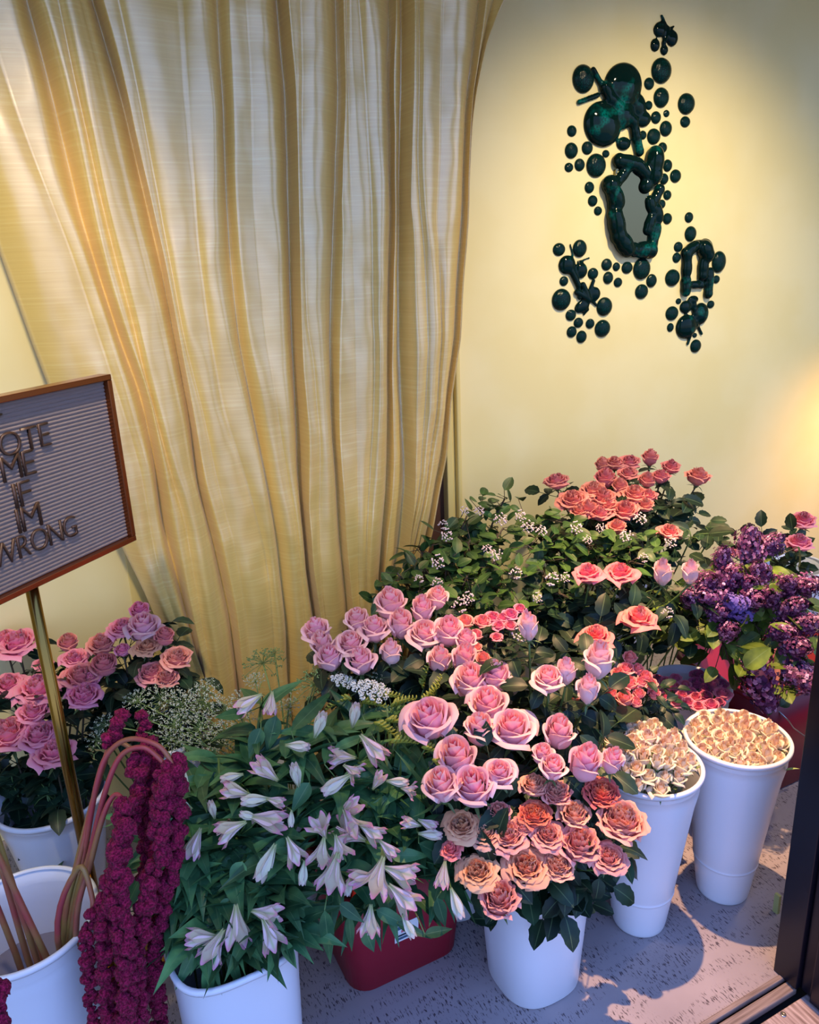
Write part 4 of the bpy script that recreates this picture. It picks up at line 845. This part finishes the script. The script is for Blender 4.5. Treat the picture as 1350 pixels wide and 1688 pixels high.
# ------------------------------------------------------------------ viburnum
def vib_cluster(seed):
    rg = random.Random(seed); q = MB()
    for k in range(34):
        a = rg.uniform(0, 6.28); r_ = math.sqrt(rg.random()); p = V(r_*math.cos(a), r_*math.sin(a), .55*(1-r_*r_)+rg.uniform(-.08, .08)); q.ell(p, rg.uniform(.09, .16), 6, 4)
    return q
VC = [vib_cluster(i).mesh('flower_cluster', M['pinkwhite']) for i in range(3)]
vpts = [(632,965),(655,945),(690,900),(700,935),(735,880),(735,925),(770,850),(800,830),(832,822),(775,890),(830,870),(865,855),(900,850),(870,900),(815,925),(770,950),(730,975),(690,975),(850,950),(905,890),(945,870),(935,920),(985,890),(895,950),(1030,890),(1000,920),(1060,905),(1090,915),(800,985),(860,1000),(925,980),(970,900),(745,1000),(1040,925)]
vcl = [(730,865),(737,882),(790,842),(825,856),(803,905),(818,915),(870,868),(950,870),(968,890),(990,870),(1055,855),(1105,893),(1060,920),(850,945),(722,926),(720,962),(757,998),(772,985),(886,985),(690,955),(932,952),(858,850),(1032,884),(892,875),(855,1048),(1100,1010),(765,842),(910,955)]
labs = rowlabels(vpts, 5, 'viburnum branch with oval leaves', 'of the viburnum bunch')
vz = lin(815, .86, 1010, .66); vobj = []
for (px, py), lab in zip(vpts, labs):
    buc = VB if px < 860 else VB2; c = fl(px, py, vz(px, py)); root = V(buc[0]+R.uniform(-.05, .05), buc[1]+R.uniform(-.05, .05), .012)
    t = thing('viburnum_branch', lab, 'branch', root, 'viburnum branches'); s = MB(); q = MB()
    stem = bez(root, V(root.x, root.y, c.z*.75), c, 8); s.tube(local(stem, root), .003, 6)
    for k in range(26):
        u = R.uniform(0, 1)**1.4; p = c.lerp(stem[-3], u)+V(R.gauss(0, .026), R.gauss(0, .026), R.gauss(0, .02)); d = V(R.uniform(-1, 1), R.uniform(-1.1, .8), R.uniform(-.5, .8)).normalized()
        s.tube(local([c.lerp(stem[-3], u), p], root), .0011, 5); ln = R.uniform(.038, .064)
        q.leaf(p-root, d, (R.uniform(-.4, .4), R.uniform(-.8, .2), 1), ln, ln*.58, R.uniform(.0, .4), .18, R.uniform(-.4, .4), 1, 6)
    part('foliage', q, M['leaf_vib'], t); part('woody_stem', s, M['darkstem'], t); vobj.append((px, py, t))
for px, py in vcl:
    t = min(vobj, key=lambda o: (o[0]-px)**2+(o[1]-py)**2)[2]; p = fl(px, py, vz(px, py)+.035); d = (CAMP-p).normalized()+V(R.uniform(-.5, .5), R.uniform(-.5, .5), .5)
    sc_ = R.uniform(.014, .022); link('flower_cluster', VC[R.randrange(3)], t, T(p-t.location) @ d.to_track_quat('Z', 'Y').to_matrix().to_4x4() @ Matrix.Scale(sc_, 4))

# ------------------------------------------------------------------ lilac
def lilac_mb(seed):
    rg = random.Random(seed); q = MB()
    for k in range(400):
        v = rg.random()**.8; a = rg.uniform(0, 6.28); r_ = .40*math.sin(PI*min(1, .12+.88*v)*.92)**.8*rg.uniform(.6, 1.3)*(1+.25*math.sin(a*3+v*9)); z = v*1.5+rg.uniform(-.08, .08)
        p = V(r_*math.cos(a), r_*math.sin(a), z); n_ = V(math.cos(a), math.sin(a), .5).normalized(); x = n_.orthogonal().normalized(); y = n_.cross(x); o = rg.uniform(0, 1.5); rb = rg.random()
        for j in range(4):
            an = o+j*PI/2; d = x*math.cos(an)+y*math.sin(an); e_ = x*math.cos(an+PI/2)+y*math.sin(an+PI/2); L_ = .075; k0 = len(q.v)
            q.v += [tuple(p), tuple(p+d*L_*.55+e_*.035+n_*.03), tuple(p+d*L_+n_*.005), tuple(p+d*L_*.55-e_*.035+n_*.03)]; q.c += [(.5, .5, rb)]*4; q.f.append((k0, k0+1, k0+2, k0+3))
    q.ell((0, 0, .7), (.20, .20, .6), 8, 6, None, (.5, .5, 0))
    return q
LM = [lilac_mb(i).mesh('panicle', M['lilac']) for i in range(4)]; LMB = lilac_mb(9).mesh('panicle', M['bluelilac'])
lp_ = [(1190,925),(1232,905),(1272,900),(1205,948),(1250,952),(1292,965),(1178,985),(1240,985),(1216,1003),(1268,985),(1305,1005),(1200,1040),(1288,1040),(1306,1065),(1252,1115),(1312,1112),(1140,985),(1160,962),(1325,965),(1182,1010),(1230,965),(1325,1030)]
labs = rowlabels(lp_, 5, 'dark purple lilac stem', 'of the lilac bunch'); lz = lin(895, .80, 1120, .50)
for i, ((px, py), lab) in enumerate(zip(lp_, labs)):
    c = fl(px, py, lz(px, py)); root = V(lil_base[0]+R.uniform(-.1, .1), lil_base[1]+R.uniform(-.05, .05), .012); t = thing('lilac', lab.replace('dark purple', 'blue violet') if i == 8 else lab, 'lilac', root, 'lilac stems in the red bin')
    d = (c-V(root.x, root.y, .45)); d = (d.normalized()+V(R.uniform(-.5, .5), R.uniform(-.9, .1), R.uniform(-.4, .5))).normalized()
    sc_ = R.uniform(.052, .082)*(1.2 if i in (8, 14) else 1)
    if i == 14: d = V(-.1, -.5, -.8).normalized()
    base = c-d*sc_*.6
    link('panicle', LMB if i == 8 else LM[i % 4], t, T(base-root) @ d.to_track_quat('Z', 'Y').to_matrix().to_4x4() @ Matrix.Scale(sc_, 4))
    if i not in (8, 14):
        d2 = (d+V(R.uniform(-.9, .9), R.uniform(-.6, .3), R.uniform(-.2, .6))).normalized(); link('panicle', LM[(i+1) % 4], t, T(base-root-V(0, 0, .01)) @ d2.to_track_quat('Z', 'Y').to_matrix().to_4x4() @ Matrix.Scale(sc_*.85, 4))
    s = MB(); s.tube(local(bez(root, V(root.x, root.y, .42), base, 8), root), .0032, 6)
    q = MB()
    for k in range(9):
        p = base+V(R.gauss(0, .035), R.gauss(0, .03)-.005, R.gauss(-.03, .035)); dd = V(R.uniform(-1, 1), R.uniform(-1, .5), R.uniform(-.8, .5)).normalized(); ln = R.uniform(.045, .085)
        s.tube(local([base-V(0, 0, .03), p], root), .0012, 5); q.leaf(p-root, dd, (R.uniform(-.4, .4), -.6, 1), ln, ln*.62, R.uniform(.1, .5), .2, R.uniform(-.4, .4), 1, 7)
    part('foliage', q, M['leaf_lilac'], t); part('woody_stem', s, M['darkstem'], t)

# ------------------------------------------------------------------ alstroemeria
def alst_flower(seed, opn):
    """trumpet pointing +Z, unit length"""
    rg = random.Random(seed); q = MB()
    for i in range(6):
        phi = i*PI/3+rg.uniform(-.1, .1); inn = i % 2; rb = rg.random(); o_ = opn*(1.1 if inn else .9)*rg.uniform(.8, 1.2)
        def fn(u, v, phi=phi, inn=inn, o_=o_):
            s = (u-.5)*2; r_ = .03+.13*math.sin(PI*min(v, .8)*.62)+o_*max(0, v-.35)**1.5*.9; w_ = .04+.15*math.sin(PI*min(1, v)**1.7*.86)
            z = v*1.0-(o_*.35)*max(0, v-.6)-.10*s*s*v
            d = V(math.cos(phi), math.sin(phi), 0); t = V(-d.y, d.x, 0); p = d*(r_-abs(s)*w_*.25)+t*s*w_; return (p.x, p.y, z-.06*s*s)
        q.grid(fn, 4, 7, lambda u, v, rb=rb, inn=inn: (.3+.7*(abs(u-.5)*2) if not inn else .2, v, rb))
    for k in range(3): q.tube([V(0, 0, .2), V(.03*math.cos(k*2), .03*math.sin(k*2), .9)], .012, 5, c=(.9, .5, .5))
    return q
AF = [alst_flower(i, o_).mesh('flower', M['p_alst']) for i, o_ in enumerate((.3, .5, .8, .12))]
ABD = [alst_flower(30+i, .02).mesh('bud', M['p_bud']) for i in range(2)]
hubs = [(300,1500,'a'),(350,1470,'a'),(410,1500,'a'),(460,1470,'a'),(330,1545,'a'),(400,1550,'a'),(470,1535,'a'),(380,1430,'a'),(280,1385,'a'),(300,1290,'a'),(360,1250,'a'),(420,1240,'a'),(640,1360,'r'),(262,1330,'a'),(330,1290,'a'),(430,1165,'a'),(395,1290,'a'),(455,1330,'a'),(325,1400,'a'),(390,1380,'a'),(470,1410,'a'),(365,1530,'a'),(440,1510,'a'),(300,1440,'a'),(490,1240,'r'),(530,1200,'r'),(560,1290,'r'),(535,1370,'r'),(590,1250,'r'),(620,1300,'r'),(665,1290,'r'),(600,1370,'r'),(545,1440,'r'),(620,1440,'r'),(690,1360,'r'),(670,1470,'r'),(600,1500,'r'),(740,1450,'r'),(590,1190,'r'),(665,1230,'r'),(420,1450,'a'),(500,1310,'r')]
flw = [(408,1159,150,1,46),(446,1161,95,1,36),(298,1284,-115,0,50),(252,1306,200,0,34),(294,1322,215,0,44),(258,1337,190,0,26),(437,1269,225,1,50),(381,1281,170,0,34),(387,1304,200,1,46),(420,1319,180,0,44),(455,1321,10,1,30),(488,1278,-100,0,40),(443,1352,5,1,60),(378,1367,160,2,50),(320,1392,110,1,46),(491,1230,0,0,38),(526,1195,-70,0,44),(529,1364,250,3,40),(529,1408,100,3,46),(485,1405,60,2,46),(439,1423,115,0,56),(263,1429,125,0,46),(575,1373,210,3,56),(613,1373,30,2,44),(548,1441,105,2,60),(594,1446,180,1,46),(620,1448,110,3,62),(662,1441,15,2,56),(665,1482,40,2,56),(609,1520,95,2,46),(673,1528,60,0,36),(752,1490,70,0,44),(730,1444,100,1,40),(330,1545,185,1,50),(352,1562,120,2,54),(390,1530,85,2,62),(440,1507,5,2,50),(446,1543,60,2,52),(615,1235,45,1,54),(561,1247,190,2,44),(584,1179,-80,0,40),(582,1272,30,3,34),(553,1293,150,0,48),(623,1287,-60,1,32),(656,1289,0,0,34),(575,1334,-40,1,46),(580,1361,60,3,50),(677,1357,200,1,32),(706,1359,20,1,32),(710,1376,0,0,36),(675,1303,10,3,26),(410,1345,200,0,30),(350,1335,-100,0,30),(480,1350,90,0,24),(560,1400,70,3,40),(640,1400,40,1,36),(500,1440,95,0,34),(575,1460,100,0,30)]
lvs = [(240,1345,157,1346,17),(235,1440,197,1518,22),(275,1430,282,1512,18),(325,1560,288,1633,20),(345,1580,340,1672,20),(350,1575,352,1668,14),(375,1570,402,1640,16),(430,1550,443,1622,26),(465,1550,490,1598,18),(535,1500,545,1592,22),(600,1530,617,1570,22),(575,1510,580,1570,14),(655,1522,712,1547,14),(700,1540,747,1530,16),(690,1390,765,1432,26),(480,1205,552,1132,24),(430,1160,393,1130,18),(405,1175,352,1182,18),(310,1370,215,1422,30),(300,1350,240,1400,26),(265,1330,210,1311,18),(325,1300,357,1228,26),(550,1235,620,1205,16),(535,1260,556,1165,20),(600,1215,668,1163,16),(430,1200,410,1250,24),(455,1180,440,1240,26),(300,1310,270,1265,16),(450,1400,500,1390,26),(400,1420,380,1470,26),(380,1480,365,1520,24),(395,1470,410,1520,26),(560,1490,600,1520,20),(620,1500,680,1530,20),(720,1480,735,1530,20),(640,1410,710,1410,22),(500,1250,480,1200,22),(510,1290,480,1340,24),(470,1250,470,1190,18)]
azf = lambda px, py: .64-.26*(py-1150)/410+(-.03 if px > 560 else 0)
labs = rowlabels(hubs, 5, 'alstroemeria stem with narrow leaves', 'of the alstroemeria mass'); hob = []
for (px, py, b), lab in zip(hubs, labs):
    buc = AL if b == 'a' else (.59, 1.40); c = fl(px, py, azf(px, py)-.015); root = V(buc[0]+R.uniform(-.05, .05), buc[1]+R.uniform(-.04, .04), .012)
    t = thing('alstroemeria', lab, 'flower', root, 'alstroemeria stems'); s = MB(); q = MB()
    rim = .36 if b == 'a' else .30; dh = V(c.x-buc[0], c.y-buc[1], 0); k = min(1, .09/max(dh.length, 1e-4)); mid = V(buc[0]+dh.x*k, buc[1]+dh.y*k, min(rim+.04, c.z-.02))
    path = bez(root, root.lerp(mid, .6), mid, 4)[:-1]+bez(mid, mid.lerp(c, .6)+V(0, 0, .02), c, 6); s.tube(local(path, root), .0028, 7)
    out = (c-mid).normalized()
    for k in range(9 if (b == 'r' and py > 1430) else 18):
        a = k*2.4; u = R.random(); p = c.lerp(path[-5], u*.9)+V(0, 0, 0); h = V(math.cos(a), math.sin(a), R.uniform(-.35, .75)); d = (h+out*.6+V(0, -.25, 0)).normalized(); ln = R.uniform(.085, .135)
        q.leaf(p-root, d, V(0, 0, 1)+h*.2, ln, ln*R.uniform(.30, .42), R.uniform(.15, .75), .3, R.uniform(-1.3, 1.3), 0, 9)
    hob.append([px, py, t, s, q, c])
def near(px, py): return min(hob, key=lambda o: (o[0]-px)**2+(o[1]-py)**2)
rightv = V(ax.x, ax.y, ax.z); downv = -V(ay.x, ay.y, ay.z)
for px, py, dg_, kd_, ln in flw:
    h = near(px, py); p = fl(px, py, azf(px, py)+.035); a = math.radians(dg_); d = (rightv*math.cos(a)+downv*math.sin(a)-V(az.x, az.y, az.z)*-.25).normalized()
    L_ = ln/FPX*depth(p)*1.08; bs = p-d*L_*.5; t = h[2]
    link('flower' if kd_ else 'bud', (AF[(kd_-1) % 4] if kd_ else ABD[R.randrange(2)]), t, T(bs-t.location) @ d.to_track_quat('Z', 'Y').to_matrix().to_4x4() @ Matrix.Diagonal((L_*(1 if kd_ else 1.0), L_*(1 if kd_ else 1.0), L_, 1)))
    h[3].tube(local(bez(h[5], h[5].lerp(bs, .6)-d*.01, bs, 4), t.location), .0014, 5)
for x0, y0, x1, y1, w_ in lvs:
    h = near(x0, y0); a = fl(x0, y0, azf(x0, min(y0, 1560))+.02); b = a+(fl(x1, y1, a.z-.02)-a) if y1 < y0+40 else wl(x1, y1, a.y-.02); t = h[2]; d = b-a
    h[4].leaf(a-t.location, d, (CAMP-a).normalized()+V(0, 0, .3), d.length*1.03, w_/FPX*depth(a)*1.2, .06, .25, R.uniform(-.5, .5), 0, 10)
    h[3].tube(local([h[5], a], t.location), .0013, 5)
for h in hob: part('foliage', h[4], M['leaf_alst'], h[2]); part('stem', h[3], M['stem'], h[2])
# yellow bloom tucked low in the alstroemeria bucket
yp = fl(302, 1462, .42); yo = thing('yellow_flower', 'crumpled yellow flower tucked low beside the magenta tassels', 'flower', (AL[0]-.08, AL[1], .012)); r0_ = Vector(yo.location)
q = bloom_mb(3, 14, .7, .08, .7, .2, quart=True); o = link('bloom', q.mesh('bloom', M['yellow']), yo, T(yp-r0_) @ Matrix.Rotation(-.9, 4, 'Y') @ Matrix.Scale(.05, 4)); q = MB(); q.tube([V(0, 0, 0), (yp-r0_)*.5, yp-r0_], .002, 6); part('stem', q, M['stem'], yo)

# ------------------------------------------------------------------ lace umbels and freesia buds
def umbel(seed, dense, rays=22, flat=.35):
    rg = random.Random(seed); st = MB(); fl_ = MB()
    for i in range(rays):
        a = i*2.4; r_ = math.sqrt((i+.5)/rays); tip = V(r_*math.cos(a), r_*math.sin(a), .55-flat*r_*r_+rg.uniform(-.05, .05)); st.tube([V(0, 0, 0), tip*.55+V(0, 0, .06), tip], .014, 4, False)
        for k in range(dense): fl_.ell(tip+V(rg.gauss(0, .07), rg.gauss(0, .07), rg.uniform(-.02, .05)), rg.uniform(.022, .042), 5, 4)
    return st, fl_
UM = [(a.mesh('rays', M['leaf_lace']), b.mesh('florets', M['lacewhite'])) for a, b in (umbel(1, 8), umbel(2, 8, 26), umbel(3, 7, 18, .6))]
UG = [(a.mesh('rays', M['leaf_lace']), b.mesh('florets', M['leaf_lace'])) for a, b in (umbel(4, 6), umbel(5, 7, 26, .8))]
wq = MB()
rg_ = random.Random(5)
for i in range(24):
    a = i*2.4; r_ = math.sqrt((i+.5)/24); c = V(r_*math.cos(a), r_*math.sin(a)*.6, .35-.3*r_*r_)
    for k in range(26): d = V(rg_.gauss(0, 1), rg_.gauss(0, 1), rg_.gauss(0, 1)).normalized(); wq.ell(c+d*.12, .040, 5, 4)
WD = wq.mesh('florets', M['whiteflower'])
ul = [(225,1150,34,0),(265,1145,40,0),(300,1155,44,1),(335,1150,44,1),(370,1165,40,0),(400,1180,34,0),(245,1180,30,2),(290,1190,40,1),(330,1195,44,0),(365,1205,40,1),(175,1190,32,2),(160,1215,26,2),(310,1230,36,2),(390,1215,34,1),(350,1240,34,2),(420,1120,24,1),(475,1160,28,0),(400,1150,30,0),(280,1215,30,0),(340,1130,30,2),(480,1135,22,2),(555,1110,24,1),(625,1112,22,2)]
labs = rowlabels(ul, 4, 'fine lacy white umbel', 'of the lace flower bunch')
for (px, py, wpx, k), lab in zip(ul, labs):
    c = fl(px, py, .60-.0008*(py-1130)); root = V(LB[0]+R.uniform(-.05, .05), LB[1]+R.uniform(-.05, .05), .012); t = thing('lace_flower', lab, 'flower', root, 'lacy umbels behind the alstroemeria')
    sc_ = wpx/FPX*depth(c)*.75; d = ((CAMP-c).normalized()*.3+V(R.uniform(-.4, .4), R.uniform(-.4, .2), 1)).normalized(); bs = c-d*sc_*.4; X_ = T(bs-root) @ d.to_track_quat('Z', 'Y').to_matrix().to_4x4() @ Matrix.Scale(sc_, 4)
    link('rays', UM[k][0], t, X_); link('florets', UM[k][1], t, X_)
    q = MB(); q.tube(local(bez(root, V(root.x, root.y, .45), bs, 8), root), .0016, 6)
    for j in range(14):
        p = bs-d*R.uniform(.01, .09); dd = V(R.uniform(-1, 1), R.uniform(-1, 1), R.uniform(-.2, .9)).normalized(); q.leaf(p-root, dd, (0, 0, 1), R.uniform(.02, .04), .003, .3, nv=4)
    part('stem', q, M['leaf_lace'], t)
for px, py, wpx, k, lab in ((432,1080,50,1,'green dome shaped umbel standing highest in front of the curtain'),(517,1115,54,1,'green lace umbel beside the white lace head'),(452,1072,22,1,'small green umbel right of the highest one'),(530,1100,26,0,'small pale green umbel above the green lace umbel')):
    c = fl(px, py, .62); root = V(LB[0]+.04, LB[1], .012); t = thing('lace_flower', lab, 'flower', root); sc_ = wpx/FPX*depth(c)*.75; X_ = T(c-V(0, 0, sc_*.4)-root) @ Matrix.Scale(sc_, 4)
    link('rays', UG[k][0], t, X_); link('florets', UG[k][1], t, X_); q = MB(); q.tube(local(bez(root, V(root.x, root.y, .45), c-V(0, 0, sc_*.4), 8), root), .002, 6); part('stem', q, M['leaf_lace'], t)
for px, py, sz, lab in ((565,1118,.034,'white lace flower head of dense balls, left of two'),(610,1135,.052,'broad white lace flower head of dense balls in front of the pale roses')):
    c = fl(px, py, .63); root = V(FB[0], FB[1], .012); t = thing('lace_flower', lab, 'flower', root); X_ = T(c-V(0, 0, .01)-root) @ Matrix.Rotation(.35, 4, 'Y') @ Matrix.Rotation(.35, 4, 'X') @ Matrix.Scale(sz, 4)
    link('florets', WD, t, X_); q = MB(); b_ = c-V(0, 0, .05); q.tube(local(bez(root, V(root.x, root.y, .4), b_, 8), root), .002, 6)
    for j in range(14): a = j*2.4; r_ = sz*.8*math.sqrt((j+.5)/14); q.tube(local([b_, c+V(r_*math.cos(a), r_*math.sin(a)*.6, 0)], root), .0012, 5)
    part('stem', q, M['stem'], t)
def freesia(seed):
    rg = random.Random(seed); q = MB(); pts = [V(0, 0, 0)]
    for k in range(7):
        x = k*.15; p = V(x, 0, .16*math.sin(x*2)); s = 1.15-.75*k/7
        for sd in (-1, 1):
            r3 = Euler((sd*-.45, .35+rg.uniform(-.25, .25), 0)).to_matrix(); q.ell(p+V(.04*sd, sd*.07, .12*s), (.062*s, .062*s, .17*s), 9, 7, r3)
        pts.append(p)
    q.tube(pts[1:], .018, 5); return q
FR = [freesia(i).mesh('buds', M['greenbud']) for i in range(3)]
fp = [(600,1160,20),(625,1150,10),(650,1165,-10),(680,1170,0),(700,1160,-40),(715,1150,-60),(640,1190,20),(665,1200,0),(690,1200,20),(620,1195,40),(700,1235,30),(715,1255,60),(650,1225,10),(730,1170,70),(575,1155,150),(745,1210,80),(700,1130,-70)]
labs = rowlabels(fp, 3, 'green freesia bud spike', 'left of the centre pale roses')
for (px, py, dg_), lab in zip(fp, labs):
    c = fl(px, py, .60); root = V(FB[0]+R.uniform(-.03, .03), FB[1]-.02+R.uniform(-.03, .03), .012); t = thing('freesia', lab, 'flower', root, 'green freesia buds'); a = math.radians(dg_); d = (rightv*math.cos(a)+downv*math.sin(a)).normalized(); z_ = (V(0, 0, 1)-d*d.z).normalized(); y_ = z_.cross(d)
    X_ = T(c-root) @ Matrix((d, y_, z_)).transposed().to_4x4() @ Matrix.Scale(.058, 4); link('buds', FR[R.randrange(3)], t, X_)
    q = MB(); q.tube(local(bez(root, V(c.x*.7+root.x*.3, c.y*.7+root.y*.3, .47), c, 8), root), .0016, 6)
    for j in range(4): dd = V(R.uniform(-.6, .6), R.uniform(-.8, .3), R.uniform(.2, 1)); q.leaf(c-root-V(0, 0, .10), dd, (0, -1, .3), R.uniform(.09, .14), .010, .25, nv=7)
    part('stem', q, M['stem'], t)

# ------------------------------------------------------------------ amaranth
def rope(pts, rw, seed, q, root):
    rg = random.Random(seed); P = [V(*p) for p in pts]; seg = []
    for a, b in zip(P, P[1:]):
        n = max(1, int((b-a).length/.0125))
        for k in range(n): seg.append(a.lerp(b, k/n))
    for i, p in enumerate(seg):
        f = i/len(seg); r_ = rw*.9*(1-.25*f)*(1+.22*math.sin(i*1.9+seed))
        for j in range(4):
            a = rg.uniform(0, 6.28); o = V(math.cos(a), math.sin(a), rg.uniform(-.3, .3))*r_*.55; q.ell(p+o-root, r_*rg.uniform(.50, .68), 9, 7, None, (.5, .5, .5), .55, rg.uniform(0, 50))
bx, by = AB
def wq_(px, py, y): return wl(px, py, y)
am = [  # stem path (px,py,y) then tassels
 ([(112,1545,1.36),(140,1400,1.38),(160,1290,1.38),(180,1240,1.38),(215,1218,1.36),(262,1230,1.32),(285,1262,1.30)], [([(288,1262,1.30),(290,1340,1.29),(284,1420,1.28),(265,1500,1.27),(250,1580,1.26),(262,1660,1.255),(262,1760,1.25)], .021)], 'amaranth stem whose high arch bends furthest right'),
 ([(118,1540,1.35),(150,1400,1.36),(175,1300,1.36),(200,1245,1.36),(235,1232,1.34),(262,1250,1.32),(282,1275,1.30)], [([(270,1280,1.29),(262,1400,1.27),(235,1500,1.25),(222,1600,1.23),(232,1700,1.22),(232,1780,1.22)], .022)], 'amaranth stem with the lower of two arches'),
 ([(106,1540,1.36),(135,1400,1.38),(165,1280,1.40),(190,1225,1.40),(225,1240,1.37)], [([(230,1245,1.36),(225,1320,1.33),(200,1390,1.29),(185,1450,1.27),(172,1520,1.26),(176,1600,1.25),(178,1690,1.24),(178,1780,1.24)], .020)], 'amaranth stem with a tassel hugging the bucket'),
 ([(125,1535,1.33),(150,1420,1.33),(172,1340,1.33),(190,1310,1.33),(205,1320,1.31)], [([(207,1325,1.30),(200,1380,1.28),(192,1460,1.25),(205,1560,1.22),(213,1640,1.21),(203,1720,1.20),(200,1790,1.20)], .023)], 'amaranth stem with the thickest front tassel'),
 ([(100,1548,1.37),(120,1450,1.39),(150,1330,1.41),(185,1215,1.42),(205,1195,1.41)], [([(200,1185,1.40),(185,1215,1.40),(175,1240,1.39)], .018), ([(232,1178,1.42),(240,1200,1.41),(225,1225,1.40)], .014), ([(245,1225,1.38),(250,1290,1.36),(240,1350,1.34),(245,1420,1.32),(252,1500,1.30)], .022)], 'amaranth stem carrying small upright tufts'),
 ([(95,1548,1.34),(130,1430,1.32),(152,1480,1.29),(150,1510,1.28)], [([(152,1500,1.28),(142,1560,1.27),(150,1640,1.26),(165,1720,1.25),(168,1790,1.25)], .015)], 'short amaranth stem with a thin tassel over the bucket rim'),
]
for i, (st, tas, lab) in enumerate(am):
    root = V(bx+.02+.01*i, by-.02, .02); t = thing('amaranth', lab, 'flower', root, 'amaranth stems over the water bucket')
    pts = [wl(*p) for p in st]; sm_ = [root]+pts
    fine = []
    for k in range(len(sm_)-1):
        p0 = sm_[max(k-1, 0)]; p1 = sm_[k]; p2 = sm_[k+1]; p3 = sm_[min(k+2, len(sm_)-1)]
        for s_ in range(6):
            u = s_/6; fine.append(.5*((2*p1)+(p2-p0)*u+(2*p0-5*p1+4*p2-p3)*u*u+(3*p1-p0-3*p2+p3)*u**3))
    fine.append(sm_[-1]); q = MB(); q.tube(local(fine, root), [.0062-.0022*k/len(fine) for k in range(len(fine))], 10); part('stem', q, M['amstem'], t)
    for k, (ps, rw) in enumerate(tas):
        q = MB(); rope([wl(*p) for p in ps], rw, i*5+k+1, q, root); part('tassel', q, M['amar'], t)
# stems leaning out to the left
for k, (x0, y0, x1, y1, lab) in enumerate(((80,1585,-10,1395,'thick reddish cut stem leaning left over the bucket rim'),(60,1580,-14,1350,'green brown cut stem leaning steeply beside the red one'),(45,1578,5,1440,'short green stem standing in the water'),(25,1570,-20,1455,'thin olive stem at the left rim'),(66,1582,-2,1420,'second reddish stem crossing the bucket'))):
    a = wl(x0, y0, by-.07+.02*k); b = wl(x1, y1, by+.02*k-.05); root = V(a.x+.02, a.y, .02); t = thing('cut_stem', lab, 'stem', root, 'cut stems leaning left'); q = MB(); q.tube(local([root, a, a.lerp(b, .6), b, b+(b-a)*.25], root), [.006, .006, .0055, .005, .0045], 10); part('stalk', q, M['amstem'], t)
q = MB(); root = V(-.26, 1.15, .3); rope([wl(-8, 1640, 1.15), wl(-4, 1720, 1.14), wl(-2, 1800, 1.14)], .02, 77, q, root); o = link('amaranth_tassel', q.mesh('amaranth_tassel', M['amar'])); o.location = root; tag(o, 'magenta tassel end at the lower left picture edge', 'flower')
